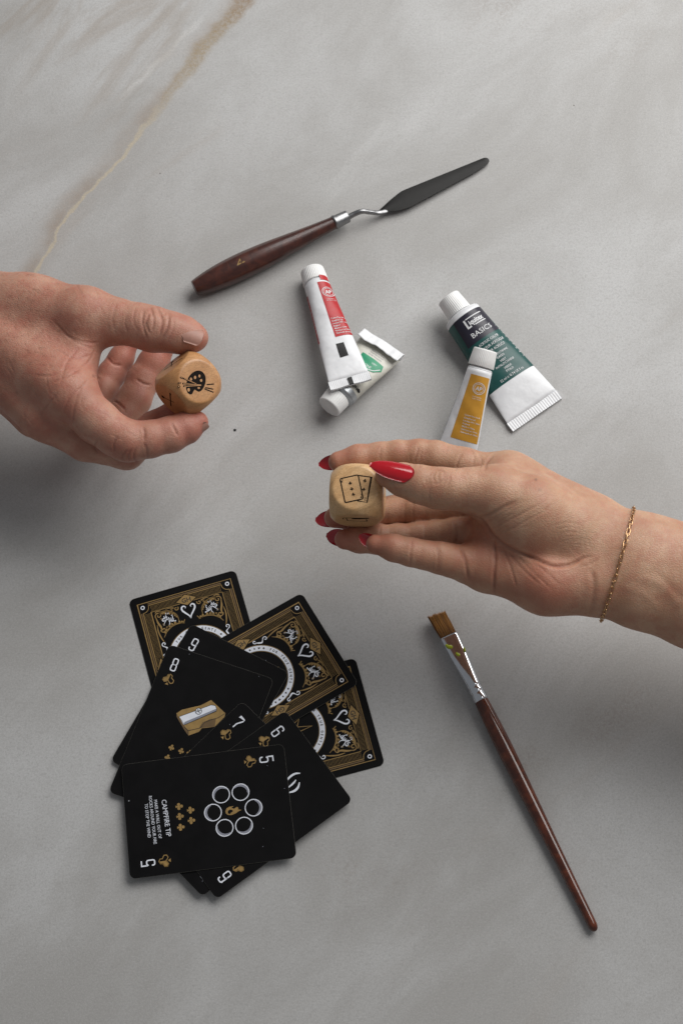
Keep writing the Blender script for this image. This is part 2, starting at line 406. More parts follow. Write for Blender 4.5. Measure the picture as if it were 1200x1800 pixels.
# ---------------------------------------------------------------- playing cards
CW, CH, CTH, CRAD = 63.0, 89.4, .29, 3.3
def rounded(Wd, Hd, r, n=6):
    pts = []
    for cx, cy, a in ((Wd / 2 - r, Hd / 2 - r, 0), (-Wd / 2 + r, Hd / 2 - r, 90), (-Wd / 2 + r, -Hd / 2 + r, 180), (Wd / 2 - r, -Hd / 2 + r, 270)):
        for i in range(n + 1):
            b = math.radians(a + 90 * i / n); pts.append((cx + r * math.cos(b), cy + r * math.sin(b)))
    return np.array(pts)
placed = []
class Card:
    def __init__(s, name, label, corners, group):
        loc = {'TL': (-CW / 2, CH / 2), 'TR': (CW / 2, CH / 2), 'BL': (-CW / 2, -CH / 2), 'BR': (CW / 2, -CH / 2)}
        L = np.array([loc[k] for k, _ in corners]); Q = np.array([P(*c, 1.0)[:2] for _, c in corners])
        l0, q0 = L.mean(0), Q.mean(0); A = (L - l0).T @ (Q - q0)
        s.th = math.atan2(A[0, 1] - A[1, 0], A[0, 0] + A[1, 1])
        s.cs, s.sn = math.cos(s.th), math.sin(s.th)
        s.c = q0 - np.array([s.cs * l0[0] - s.sn * l0[1], s.sn * l0[0] + s.cs * l0[1]])
        s.rest()
        placed.append(s)
        s.root = thing(name, label, 'playing card', (s.c[0], s.c[1], 0), group)
        bm = bmesh.new()
        o = rounded(CW, CH, CRAD); i = rounded(CW - .16, CH - .16, CRAD - .08); n = len(o)
        rings = []
        for q, h in ((i, 0), (o, .06), (o, CTH - .05), (i, CTH)):
            rings.append(s.map(q[:, 0], q[:, 1], h, raw=True))
        V, F = loft(rings)
        ob = part('card_stock', V, F, 'card_black', s.root, smooth=False)
        ob.data.materials.append(M['card_edge'])
        for k, p in enumerate(ob.data.polygons):
            if len(p.vertices) == 4: p.material_index = 1
        s.ink = Ink()
    def xy(s, u, v): return s.c[0] + s.cs * u - s.sn * v, s.c[1] + s.sn * u + s.cs * v
    def map(s, u, v, h, raw=False):
        x, y = s.xy(np.asarray(u), np.asarray(v))
        z = s.pl[0] + s.pl[1] * (x - s.c[0]) + s.pl[2] * (y - s.c[1]) + h + (0 if raw else CTH)
        return np.stack([x, y, np.broadcast_to(z, np.shape(x))], -1)
    def inside(s, x, y):
        dx, dy = x - s.c[0], y - s.c[1]; u = s.cs * dx + s.sn * dy; v = -s.sn * dx + s.cs * dy
        return (abs(u) <= CW / 2) & (abs(v) <= CH / 2)
    def rest(s):
        """the plane this card comes to rest on over the cards already laid"""
        U, V = np.meshgrid(np.linspace(-CW / 2, CW / 2, 25), np.linspace(-CH / 2, CH / 2, 33)); x, y = s.xy(U.ravel(), V.ravel())
        h = np.full(len(x), .05)
        for k in placed:
            i = k.inside(x, y); h = np.where(i, np.maximum(h, k.pl[0] + k.pl[1] * (x - k.c[0]) + k.pl[2] * (y - k.c[1]) + CTH + .14), h)
        pts = np.stack([x - s.c[0], y - s.c[1], h], -1)
        tri = np.array([(300 * math.cos(a), 300 * math.sin(a), -40) for a in (.5, 2.6, 4.7)])
        for it in range(300):
            A = np.c_[np.ones(3), tri[:, :2]]; pl = np.linalg.solve(A, tri[:, 2])
            viol = pts[:, 2] - (pl[0] + pts[:, :2] @ pl[1:])
            j = viol.argmax()
            if viol[j] < 1e-6: break
            best = None
            for k in range(3):
                T = tri.copy(); T[k] = pts[j]
                B = np.c_[np.ones(3), T[:, :2]].T
                try: lam = np.linalg.solve(B, np.array([1, 0.01, 0.007]))
                except np.linalg.LinAlgError: continue
                if best is None or lam.min() > best[0]: best = (lam.min(), T)
            tri = best[1]
        s.pl = pl
    def loc(s, px, py):
        p = P(px, py, s.pl[0] + CTH); dx, dy = p[0] - s.c[0], p[1] - s.c[1]
        for _ in range(2):
            p = P(px, py, s.pl[0] + s.pl[1] * dx + s.pl[2] * dy + CTH); dx, dy = p[0] - s.c[0], p[1] - s.c[1]
        return s.cs * dx + s.sn * dy, -s.sn * dx + s.cs * dy
    def done(s): s.ink.emit(s.map, s.root)

CLUB = [(0, .98), (.42, .74), (.42, .30), (.62, .24), (.98, .0), (.98, -.45), (.6, -.68), (.25, -.5), (0, -.26), (-.25, -.5), (-.6, -.68), (-.98, -.45), (-.98, 0), (-.62, .24), (-.42, .30), (-.42, .74)]
def gem_club(ink, c, s, ang):
    uid = len(ink.d) + 1
    ink.add('gold_ink', xf(stroke(np.array(CLUB) * .92, .13, True), c, ang, s), 1, 'club_emblem', uid)
    ink.add('gold_ink', xf(poly([(0, .95), (0, -.26)] + CLUB[9:]), c, ang, s), 1, 'club_emblem', uid)
    ink.add('gold_ink', xf(poly([(0, -.58), (.3, -1.0), (-.3, -1.0)]), c, ang, s), 1, 'club_emblem', uid)
def small_club(ink, c, s, ang, mat='gold_ink', layer=1):
    uid = len(ink.d) + 1
    for q in (disc((0, .56), .40), disc((.52, -.14), .40), disc((-.52, -.14), .40), poly([(-.16, .3), (.16, .3), (.14, -.3), (.3, -.95), (-.3, -.95), (-.14, -.3)])):
        ink.add(mat, xf(q, c, ang, s), layer, 'club_pip', uid)
def spade(c, s, ang): return xf(poly([(0, 1), (.35, .5), (.8, 0), (.75, -.4), (.4, -.55), (.15, -.4), (.3, -.95), (-.3, -.95), (-.15, -.4), (-.4, -.55), (-.75, -.4), (-.8, 0), (-.35, .5)]), c, ang, s)
def heart(c, s, ang): return xf(poly([(0, -1), (.5, -.45), (.9, .1), (.85, .6), (.45, .8), (0, .4), (-.45, .8), (-.85, .6), (-.9, .1), (-.5, -.45)]), c, ang, s)
def diamond(c, s, ang): return xf(poly([(0, 1), (.65, 0), (0, -1), (-.65, 0)]), c, ang, s)
def digit(ink, d, c, ang):
    w, h, r, t = 1.4, 3.55, .9, .70; uid = len(ink.d) + 1
    def st(pts, closed=False): ink.add('white_ink', xf(stroke(pts, t, closed), c, ang), 1, 'number', uid)
    def box(y0, y1, ww=w):
        return arc((ww - r, y1 - r), r, 0, math.pi / 2, 4) + arc((-ww + r, y1 - r), r, math.pi / 2, math.pi, 4) + arc((-ww + r, y0 + r), r, math.pi, 1.5 * math.pi, 4) + arc((ww - r, y0 + r), r, 1.5 * math.pi, 2 * math.pi, 4)
    if d == '8':
        st(box(.05, h, w - .1), True); st(box(-h, .05, w), True)
    elif d == '9' or d == '6':
        s_ = 1 if d == '9' else -1
        def f(pts): return [(x * s_, y * s_) for x, y in pts]
        st(f(box(-.35, h)), True)
        st(f([(w, 1.0), (w, -h + r)] + arc((w - r, -h + r), r, 0, -math.pi / 2, 4) + arc((-w + r, -h + r), r, -math.pi / 2, -math.pi, 4) + [(-w, -h + 1.5)]))
    elif d == '7':
        st([(-w - .1, h - .9), (-w - .1, h), (w + .2, h), (w + .1, h - 1.2), (-.15, -.8), (-.35, -h)])
    elif d == '5':
        st([(w, h), (-w, h), (-w, .55), (-w + .35, .25), (w - r, .55)][:3] + [(-w, .3), (-.5, .75)] + arc((w - r, .75 - r), r, math.pi / 2, 0, 4) + arc((w - r, -h + r), r, 0, -math.pi / 2, 4) + arc((-w + r, -h + r), r, -math.pi / 2, -math.pi, 4) + [(-w, -h + 1.6)])
def index(ink, d):
    for sgn, ang in ((1, 0), (-1, math.pi)):
        digit(ink, d, (-24.1 * sgn, 34.4 * sgn), ang)
        gem_club(ink, (-24.1 * sgn, 25.6 * sgn), 3.35, ang)
def acanthus(pts, w0, leaves, side, lw):
    """a curling stem with small leaves along one side"""
    sh = [stroke(pts, w0, taper=lambda t: .55 + .9 * math.sin(math.pi * min(1, t * 1.05)))]
    n = len(pts)
    for k in range(leaves):
        i = int((.12 + .76 * k / max(1, leaves - 1)) * (n - 2)); p = np.array(pts[i]); q = np.array(pts[i + 1]); t = (q - p) / np.linalg.norm(q - p)
        nn = np.array([-t[1], t[0]]) * side
        l = lw * (.6 + .7 * math.sin(math.pi * (.15 + .8 * k / max(1, leaves - 1))))
        sh.append(poly([p - t * .75, p + nn * l * .55 - t * .35, p + nn * l + t * .25, p + nn * l * .45 + t * .75, p + t * .8]))
    return sh
def back(ink):
    g, wt = 'gold_ink', 'white_ink'
    U, Vv = 27.35, 40.35
    def rect(u, v): return [(u, v), (-u, v), (-u, -v), (u, -v)]
    ink.add(g, stroke(rect(U, Vv), .42, True))
    # inner line stepping round the corner rosettes
    k, rr = 1.75, 3.4
    for sx, sy in ((1, 1), (-1, 1), (-1, -1), (1, -1)):
        cu, cv = sx * (U - 2.5), sy * (Vv - 2.5); mid_ = math.atan2(-sy, -sx)
        ink.add(wt, ring((cu, cv), .95, .55, 16), 1, 'corner_ring', sx * 2 + sy + 9)
        ink.add(g, stroke(arc((cu, cv), rr, mid_ - math.pi / 4 - .1, mid_ + math.pi / 4 + .1, 8), .36))
    i1 = 2.05
    e = rr - .05
    for s_ in (1, -1):
        ink.add(g, stroke([(-(U - 2.5 - e) , s_ * (Vv - i1)), (U - 2.5 - e, s_ * (Vv - i1))], .4))
        ink.add(g, stroke([(s_ * (U - i1), -(Vv - 2.5 - e)), (s_ * (U - i1), Vv - 2.5 - e)], .4))
        ink.add('gold_dark_ink', stroke([(-(U - 2.5 - e), s_ * (Vv - 1.12)), (U - 2.5 - e, s_ * (Vv - 1.12))], .8))
        ink.add('gold_dark_ink', stroke([(s_ * (U - 1.12), -(Vv - 2.5 - e)), (s_ * (U - 1.12), Vv - 2.5 - e)], .8))
        # fine hatched band
        n = 58
        for j in range(n + 1):
            u = -(U - 7.0) + 2 * (U - 7.0) * j / n
            ink.add(g, stroke([(u, s_ * (Vv - 2.4)), (u, s_ * (Vv - 6.3))], .13))
        n = 94
        for j in range(n + 1):
            v = -(Vv - 7.0) + 2 * (Vv - 7.0) * j / n
            ink.add(g, stroke([(s_ * (U - 2.4), v), (s_ * (U - 6.3), v)], .13))
    ink.add(g, stroke(rect(U - 6.45, Vv - 6.45), .34, True))
    for a in range(4):
        ang = a * math.pi / 2; d = (Vv - 5.0) if a % 2 == 0 else (U - 5.0)
        c = (-math.sin(ang) * d, math.cos(ang) * d)
        ink.add('card_black', xf(poly([(-6.6, 0), (0, 3.8), (6.6, 0), (0, -3.8)]), c, ang), 2, 'ground_print')
        ink.add(g, xf(poly([(-5.8, 0), (0, 3.25), (5.8, 0), (0, -3.25)]), c, ang), 3, 'diamond_print')
        ink.add('black_ink', xf(text2d('GH', 2.7, 5.2, .02), c, ang), 4, 'monogram')
    # ring with motto and suits
    n = 60
    Vr = []; Fr = []
    for j in range(n):
        a = 2 * math.pi * j / n
        Vr += [(18.5 * math.cos(a), 18.5 * math.sin(a)), (15.5 * math.cos(a), 15.5 * math.sin(a))]
        Fr.append((2 * j, 2 * j + 1, (2 * j + 3) % (2 * n), (2 * j + 2) % (2 * n)))
    ink.add(wt, (np.array(Vr), Fr))
    ink.add(g, ring((0, 0), 18.75, .3, 60)); ink.add(g, ring((0, 0), 15.2, .22, 60))
    for half in (0, math.pi):
        s_ = 'FOR TRUE GENTS'
        for j, ch in enumerate(s_):
            a = half + math.pi / 2 + .055 * (len(s_) - 1) - .11 * j
            if ch != ' ': ink.add('black_ink', xf(text2d(ch, 1.45, None, .03, .85), (17.0 * math.cos(a), 17.0 * math.sin(a)), a - math.pi / 2), 2)
        for j in range(9):
            a = half - .62 + .155 * j
            c = (17 * math.cos(a), 17 * math.sin(a)); an = a - math.pi / 2
            ink.add('black_ink', (spade, heart, diamond, spade)[j % 4](c, .72, an), 2)
    # stag-like star in the middle: plain pointed shapes
    for a in range(8):
        an = a * math.pi / 4
        ink.add(g, xf(stroke([(-1.6, 3), (0, 11.5 if a % 2 == 0 else 8), (1.6, 3)], .5), (0, 0), an))
    # foliage in each end of the card
    for end in (0, math.pi):
        for mir in (False, True):
            def put(mat, sh): ink.add(mat, xf(xf(sh, (0, 0), 0, 1, mir), (0, 0), end))
            for sh in acanthus(catmull([(17.5, 31.8), (14.5, 32.4), (10.5, 31.2), (7.4, 28.2), (6.9, 24.6)], 5), .55, 8, 1, 1.6): put(g, sh)
            for sh in acanthus(catmull([(4.2, 22.2), (7.5, 23.0), (11.5, 22.4), (15.0, 20.2), (17.3, 17.2)], 5), .5, 7, 1, 1.7): put(g, sh)
            put(g, stroke(catmull([(3.6, 24.3), (4.6, 22.9), (6.4, 22.6)], 4), .4))
            put(g, stroke(spiral((17.3, 30.6), 2.1, .35, -.5, 7.3), .55))
            put(g, stroke(catmull([(19.1, 29.8), (18.6, 26.5), (17.6, 23.6), (17.9, 21.2)], 5), .85, taper=lambda t: .5 + .8 * math.sin(math.pi * t)))
            put(g, stroke(spiral((16.6, 21.7), 1.7, .3, 0.2, -6.6), .5))
            put(g, stroke(catmull([(19.4, 25.4), (19.7, 21.5), (19.0, 17.4), (17.9, 14.2)], 5), .6, taper=lambda t: .4 + .9 * math.sin(math.pi * t)))
            put(g, stroke(catmull([(18.9, 32.6), (17.9, 33.3), (15.6, 33.2)], 5), .45))
            put(g, stroke(spiral((6.7, 32.0), 1.35, .3, 2.6, 9.0), .45)); put(g, stroke(catmull([(8.0, 32.6), (10.2, 33.3), (12.7, 33.2)], 4), .55, taper=lambda t: 1.3 - .9 * t))
            # white sprig
            put(wt, stroke(catmull([(9.2, 25.0), (11.2, 25.6), (12.9, 27.2), (13.4, 29.8)], 5), .6, taper=lambda t: .5 + .6 * math.sin(math.pi * t)))
            put(wt, stroke(spiral((15.2, 27.2), 1.1, .25, 2.6, -3.2), .5)); put(wt, stroke(spiral((12.2, 30.6), .95, .25, -.4, 4.9), .45))
            put(wt, stroke(catmull([(12.6, 27.0), (12.2, 24.9), (13.1, 23.2)], 4), .5, taper=lambda t: 1.2 - .8 * t))
            put(wt, stroke(catmull([(13.0, 27.8), (14.9, 25.8), (15.9, 24.0)], 4), .5, taper=lambda t: 1.2 - .8 * t))
            put(wt, stroke(catmull([(11.4, 25.7), (10.0, 27.2), (9.9, 28.6)], 4), .6, taper=lambda t: 1.2 - .8 * t))
            put(wt, disc((10.0, 28.8), .42, 8)); put(wt, disc((8.9, 25.0), .42, 8))
            for cx_, cy_, r_, a_ in ((9.6, 31.6, .8, 1.0), (12.9, 31.4, .7, 2.0), (15.6, 24.9, .8, 4.0), (11.9, 23.9, .7, 3.0), (14.2, 22.6, .7, 5.0), (16.4, 28.0, .75, .5)): put(g, stroke(spiral((cx_, cy_), r_, .15, a_, a_ + 5.4, 9), .3))
            for k_ in range(7): put(wt, stroke(catmull([(9.6 + .75 * k_, 25.1 + .55 * k_ ), (9.9 + .8 * k_, 26.0 + .5 * k_), (9.5 + .8 * k_, 26.6 + .5 * k_)], 3), .32))
            # heart half
            put(wt, stroke(catmull([(0.0, 23.9), (.55, 25.6), (2.3, 27.8), (3.6, 29.6), (3.7, 31.3), (2.6, 32.1), (1.5, 31.4), (1.75, 30.5)], 5), .72, taper=lambda t: .35 + 1.0 * math.sin(math.pi * min(1, t * .9 + .1))))
            # white side scroll
            put(wt, stroke(spiral((18.4, 13.4), 1.45, .3, -1.4, 4.6), .5))
            put(wt, stroke(catmull([(18.6, 11.9), (17.3, 10.7), (17.9, 9.0), (18.6, 7.9)], 5), .75, taper=lambda t: .5 + .7 * math.sin(math.pi * t)))
            put(wt, stroke(spiral((19.6, 7.2), 1.2, .3, 2.4, 8.2), .5))
CG = 'black playing cards fanned out on the table'
def dust(c, pts):
    for px, py in pts: c.ink.add('grey_ink', disc(c.loc(px, py), .2, 6), 5, 'dust')
c = Card('playing_card', 'patterned card back pointing up, leftmost and topmost of the fan', [('TL', (226.1, 1050.8)), ('TR', (413, 999.1)), ('BL', (294, 1319))], CG); back(c.ink); c.done()
c = Card('playing_card', 'patterned card back at the far right, partly under the other tilted card back', [('TL', (628.5, 1157)), ('TR', (677.7, 1342.4)), ('BL', (345.5, 1227.7))], CG); back(c.ink); c.done()
c = Card('playing_card', 'patterned card back in the middle, lying over the right card back', [('TL', (532.6, 1041.5)), ('TR', (632, 1201.5)), ('BL', (282.6, 1179.6))], CG); back(c.ink); c.done()
c = Card('playing_card', 'black nine card, mostly covered by the eight card', [('TL', (337.4, 1097.7)), ('BL', (194.6, 1337.8)), ('TR', (508, 1182))], CG)
index(c.ink, '9'); dust(c, [(467, 1161), (505, 1178)]); c.done()
c = Card('playing_card', 'black eight card with a gold pencil sharpener drawing', [('TL', (301.6, 1135.2)), ('TR', (479.2, 1192.1)), ('BL', (190.5, 1394.0))], CG)
index(c.ink, '8')
def z4(x, y): return c.loc(180 + x * .25, 1130 + y * .25)
def zp(pts): return [z4(*q) for q in pts]
c.ink.add('gold_ink', poly(zp([(522, 495), (560, 470), (690, 440), (765, 402), (865, 495), (860, 520), (790, 590), (750, 595), (700, 600), (680, 625), (605, 652), (522, 515)])))
c.ink.add('gold_dark_ink', poly(zp([(680, 600), (705, 560), (750, 540), (800, 530), (790, 590), (740, 592)])), 2)
c.ink.add('gold_dark_ink', poly(zp([(522, 500), (605, 625), (605, 652), (575, 610), (522, 518)])), 2)
c.ink.add('white_ink', poly(zp([(540, 520), (765, 437), (795, 442), (804, 465), (580, 558), (572, 575)])), 3)
c.ink.add('grey_ink', poly(zp([(572, 575), (580, 556), (804, 462), (802, 480), (580, 576)])), 4)
c.ink.add('black_ink', stroke(zp([(540, 520), (765, 437), (795, 442), (804, 465), (802, 480), (580, 576), (540, 520)]), .22), 5)
c.ink.add('black_ink', stroke(zp([(578, 592), (605, 618), (690, 598), (720, 560), (765, 540), (812, 528), (862, 497)]), .25), 5)
c.ink.add('black_ink', stroke(zp([(605, 618), (605, 650)]), .22), 5)
c.ink.add('black_ink', ring(z4(677, 481), 1.75, .3, 18), 6); c.ink.add('white_ink', disc(z4(677, 481), 1.6, 16), 5)
c.ink.add('black_ink', stroke(zp([(660, 487), (694, 474)]), .4), 6); c.ink.add('black_ink', stroke(zp([(669, 468), (685, 494)]), .4), 6)
for q in ((487, 736), (555, 760), (459, 806), (530, 828), (614, 774)): small_club(c.ink, z4(*q), 1.75, 0.0)
dust(c, [(333, 1150), (455, 1189)]); c.done()
c = Card('playing_card', 'black seven card between the eight card and the six card', [('TL', (426, 1234)), ('BR', (358, 1578.5))], CG)
index(c.ink, '7'); dust(c, [(404, 1273.5), (356, 1549)]); c.done()
c = Card('playing_card', 'black six card sticking out to the right under the five card', [('TL', (501.7, 1249.8)), ('TR', (621, 1409)), ('BR', (381, 1584.5))], CG)
index(c.ink, '6')
def z5(x, y): return c.loc(200 + x * .35833, 1300 + y * .35833)
for a_, w_ in (([(838, 215), (862, 185), (888, 168), (914, 165)], .95), ([(850, 240), (872, 222), (886, 208), (893, 197)], .8), ([(860, 260), (885, 252), (903, 235), (911, 210)], 1.05)):
    c.ink.add('white_ink', stroke(catmull([z5(*q) for q in a_], 5), w_, taper=lambda t: .25 + .95 * math.sin(math.pi * (t * .8 + .12))))
c.done()
c = Card('playing_card', 'black five card on top of the fan with white rings and a campfire tip', [('TL', (500.4, 1310.2)), ('TR', (523, 1509.9)), ('BR', (230, 1546.9)), ('BL', (213.4, 1347.4))], CG)
index(c.ink, '5')
for x, y in ((527, 270), (622, 258), (686, 334), (639, 422), (544, 433), (487, 358)):
    o_ = z5(x, y); i_ = z5(587, 346); a0 = math.atan2(o_[1] - i_[1], o_[0] - i_[0])
    c.ink.add('white_ink', ring(o_, 4.55, .5, 32), 1, 'ring_emblem', int(x))
    mo = arc(o_, 4.25, a0 - 1.25, a0 + 1.25, 14); dx_ = (math.cos(a0) * 1.15, math.sin(a0) * 1.15)
    c.ink.add('grey_ink', poly(mo + [(p_[0] - dx_[0], p_[1] - dx_[1]) for p_ in arc(o_, 4.25, a0 + 1.15, a0 - 1.15, 12)]), 2)
c.ink.add('gold_ink', poly([z5(*q) for q in ((548, 350), (553, 338), (566, 330), (590, 326), (577, 334), (590, 340), (604, 330), (613, 336), (608, 342), (628, 345), (612, 352), (598, 362), (578, 371), (560, 370), (550, 362))]))
c.ink.add('card_black', poly([z5(*q) for q in ((560, 350), (570, 343), (582, 346), (585, 352), (576, 358), (570, 366), (560, 362))]), 2, 'ground_print')
for q in ((322, 328), (378, 346), (326, 377), (382, 397), (330, 430)): small_club(c.ink, z5(*q), 2.1, 0)
for s_, a_, b_, cap in (('CAMPFIRE TIP', (247, 295), (272, 475), 2.75), ('MAKE A WALL OUT OF', (206, 296), (229, 485), 1.75), ('ROCKS AROUND YOUR FIRE', (180, 277), (205, 512), 1.75), ('TO STOP THE WIND', (160, 315), (176, 481), 1.75)):
    pa, pb = np.array(z5(*a_)), np.array(z5(*b_)); d_ = pb - pa; L_ = np.linalg.norm(d_)
    c.ink.add('white_ink', xf(text2d(s_, cap, L_, .0), (pa + pb) / 2, math.atan2(d_[1], d_[0])))
dust(c, [(227, 1408), (500, 1386), (463, 1456), (470, 1346), (462, 1488)])
c.ink.add('white_ink', disc(c.loc(227, 1408), .3, 6), 5, 'dust')
c.done()

# ---------------------------------------------------------------- paint tubes
def tube_body(root, S, E, r, mats, up=(0, 0, 1), wf=1.0, fold=None, open_t=1.0, seed=0, crimp_len=5.0):
    """soft tube from shoulder S to crimp E (mm); round at S, flat at E"""
    S, E = np.array(S, float), np.array(E, float); a, s, n = frame(E - S, up); s = -s; L = np.linalg.norm(E - S)
    rr = np.random.RandomState(seed); ph = rr.rand(6) * 6.28
    def half(t):
        t = np.asarray(t, float); k = t * t * (3 - 2 * t) * .35 + t * .65
        wd = r + (math.pi * r / 2 * wf - r) * k
        th = .55 + (r - .55) * np.maximum(0, 1 - t) ** .85
        return wd, th
    def surf(t, phi, off=0.0):
        t = np.asarray(t, float); phi = np.asarray(phi, float); wd, th = half(t)
        e = 1.0 - .12 * t
        cx = np.sign(np.cos(phi)) * abs(np.cos(phi)) ** e; sy = np.sign(np.sin(phi)) * abs(np.sin(phi))
        dent = .22 * np.sin(phi * 5 + ph[3] + 13 * t) * np.sin(t * 23 + ph[4]) * np.clip(t * 3, 0, 1) * np.clip((1 - t) * 4, 0, 1) + .34 * np.sin(phi * 2 + ph[0] + 7 * t) * np.sin(t * 9 + ph[1]) * np.clip(t * 3, 0, 1) * np.clip((1 - t) * 4, 0, 1)
        x = (wd + off) * cx; y = (th + off + dent) * sy
        return S + np.multiply.outer(t * L, a) + np.multiply.outer(x, s) + np.multiply.outer(y, n)
    ts = np.linspace(0, open_t, 26); ps = np.linspace(0, 2 * math.pi, 48, endpoint=False)
    rings = [surf(np.full(48, t_), ps) for t_ in ts]
    V, F = loft(rings)
    body = part('tube_body', V, F, mats['body'], root)
    # shoulder and neck
    rs = []
    for q, rad in ((0, r), (-.35, r * .985), (-.9, r * .93), (-2.2, r * .60), (-2.6, r * .52), (-5, r * .5)):
        rs.append(np.array([S + a * q + s * rad * math.cos(p) + n * rad * math.sin(p) for p in ps]))
    part('shoulder', *loft(rs), mats['shoulder'], root)
    # crimp: a ridged flat band
    if open_t >= 1:
        wd = half(1.0)[0]; N = 92; rows = []
        for q in np.linspace(-.6, crimp_len, 7):
            top = []; bot = []
            for j in range(N + 1):
                x = (2 * j / N - 1) * (wd + .25); f = .5 if j % 4 in (0, 1) else 0
                env = .35 if q < .2 else 1
                sag = .35 * math.sin(j * .11 + ph[2]) * (q / crimp_len)
                top.append(E + a * q + s * x + n * (.62 + f * env * .34 + sag)); bot.append(E + a * q + s * x + n * (-.62 - (.5 - f) * env * .4 + sag))
            rows.append(np.array(top + bot[::-1]))
        sharp(part('crimp', *loft(rows), mats['body'], root), 50)
    return surf, half, (S, E, a, s, n, L)
def cap(root, base, axis, r0, r1, length, mat='cap_white', ribs=44, up=(0, 0, 1)):
    a, s, n = frame(axis, up); base = np.array(base, float); N = ribs * 4; rings = []
    prof = [(0, r0 * .86, 0), (0, r0 * .98, 1), (.35, r0, 1), (length * .5, (r0 + r1) / 2, 1), (length - .9, r1, 1), (length - .3, r1 * .975, .5), (length, r1 * .92, 0), (length, r1 * .80, 0), (length - .35, r1 * .74, 0), (length - .35, r1 * .1, 0)]
    for q, rad, k in prof:
        rings.append(np.array([base + a * q + (s * math.cos(2 * math.pi * j / N) + n * math.sin(2 * math.pi * j / N)) * (rad - k * (.20 if j % 4 in (0,) else .08 if j % 4 in (1, 3) else 0)) for j in range(N)]))
    return sharp(part('cap', *loft(rings), mat, root), 40)
def label_patch(name, surf, mat, root, t0, t1, p0, p1, off=.14, nt=18, npn=22):
    T, Q = np.meshgrid(np.linspace(t0, t1, nt), np.linspace(p0, p1, npn), indexing='ij')
    V = surf(T.ravel(), Q.ravel(), off); F = [(i * npn + j, i * npn + j + 1, (i + 1) * npn + j + 1, (i + 1) * npn + j) for i in range(nt - 1) for j in range(npn - 1)]
    return part(name, V, F, mat, root)
def on_tube(surf, half, L, t_c, phi_c, off=.26):
    """2-D mm print -> tube; +x of the print runs to the right of a reader whose lines stack from cap to crimp"""
    def f(u, v, h):
        t = t_c - np.asarray(v) / L; wd, th = half(t)
        rad = np.sqrt((wd ** 2 + th ** 2) / 2) if False else np.maximum(wd * .95, 3)
        # arc length along the section: solve by the flat-ish width
        x0 = math.cos(phi_c) * wd; x = np.clip(x0 + np.asarray(u), -wd * .995, wd * .995)
        return surf(t, np.arccos(x / wd), off + h)
    return f
TG = 'squeezed paint tubes lying on the table'
WT = {'body': 'tube_white', 'shoulder': 'tube_white'}
def small_print(surf, half, L, root, t_ap, t_tx, phi, k=1.0):
    ink = Ink()
    ink.add('print_white', ring((0, 0), 3.6 * k, .32, 28)); ink.add('print_white', ring((0, 0), 2.75 * k, .22, 24))
    ink.add('print_white', text2d('AP', 2.6 * k, 3.9 * k, .02))
    for j, s_ in enumerate(('CONFORMS TO', 'ASTM D-4236')): ink.add('print_white', xf(text2d(s_, .7 * k, 5.6 * k), (0, -5.1 - 1.15 * j)))
    ink.emit(on_tube(surf, half, L, t_ap, phi), root, maxlen=1.2)
    ink = Ink()
    for j, s_ in enumerate(('Colart Fine Art &', 'Graphics Ltd.', 'London W11 3NA', 'England', 'Made in China', 'Fabriqué en Chine', 'Fabricado en China')):
        ink.add('print_white', xf(text2d(s_, 1.0 * k, None, .012, .95, 'L'), (-4.6 * k, -1.85 * k * j)))
    ink.emit(on_tube(surf, half, L, t_tx, phi), root, maxlen=1.2)

# big dark green tube
S, E = P(812, 556, 12.4), P(935, 717, 1.9)
root = thing('paint_tube', 'largest paint tube, dark green label on white, lying under the yellow tube', 'paint tube', (*((S + E) / 2)[:2], 0), TG)
surf, half, fr = tube_body(root, S, E, 11.6, WT, seed=3, crimp_len=5.2)
cap(root, S - fr[2] * 2.3, -fr[2], 7.8, 7.2, 12.0, ribs=40)
L = fr[5]
# mark positions: phi=0 is the right flank (seen from above), pi the left flank
label_patch('green_label', surf, 'label_green', root,   .035, .705, -.12 * math.pi, 1.12 * math.pi, .13, 24, 44)
label_patch('navy_panel', surf, 'label_navy', root, .034, .285, .155 * math.pi, .80 * math.pi, .22, 12, 26)
ink = Ink()
ink.add('print_white', xf(text2d('iquitex', 3.0, 9.6, .03, 1), (.9, 0)))
ink.add('print_white', poly([(-6.2, 2.9), (-5.1, 2.9), (-5.1, -1.9), (-3.4, -1.9), (-3.4, -2.8), (-6.2, -2.8)]))
ink.add('print_white', stroke([(-4.6, 2.75), (6.3, 2.75)], .55)); ink.add('print_white', stroke([(-1.2, -2.55), (6.3, -2.55)], .55))
ink.emit(on_tube(surf, half, L, .118, .47 * math.pi, .30), root, maxlen=1.2)
ink = Ink(); ink.add('print_white', text2d('BASICS', 3.1, 13.5, .0)); ink.emit(on_tube(surf, half, L, .222, .47 * math.pi, .30), root, maxlen=1.2)
ink = Ink()
for j, (s_, wdt) in enumerate((('ACRYLIC COLOR', 13.5), ('COULEUR ACRYLIQUE', 17), ('COLOR ACRÍLICO', 14))): ink.add('print_white', xf(text2d(s_, 1.65, wdt, .008), (0, -3.0 * j)))
for j, (s_, wdt) in enumerate((('PHTHALOCYANINE', 12.5), ('GREEN', 4.6), ('VERT', 3.8), ('PHTALOCYANINE', 12), ('VERDE', 4.6), ('FTALO', 4.4))): ink.add('print_white', xf(text2d(s_, 1.35, wdt, .006), (0, -9.6 - 2.1 * j - .5 * (j // 2))))
ink.add('print_white', xf(text2d('22 ml ℮ 0.74 US fl oz', 1.55, 15.5, .006), (-.5, -24.2)))
ink.emit(on_tube(surf, half, L, .325, .47 * math.pi, .30), root, maxlen=1.5)
ink = Ink()
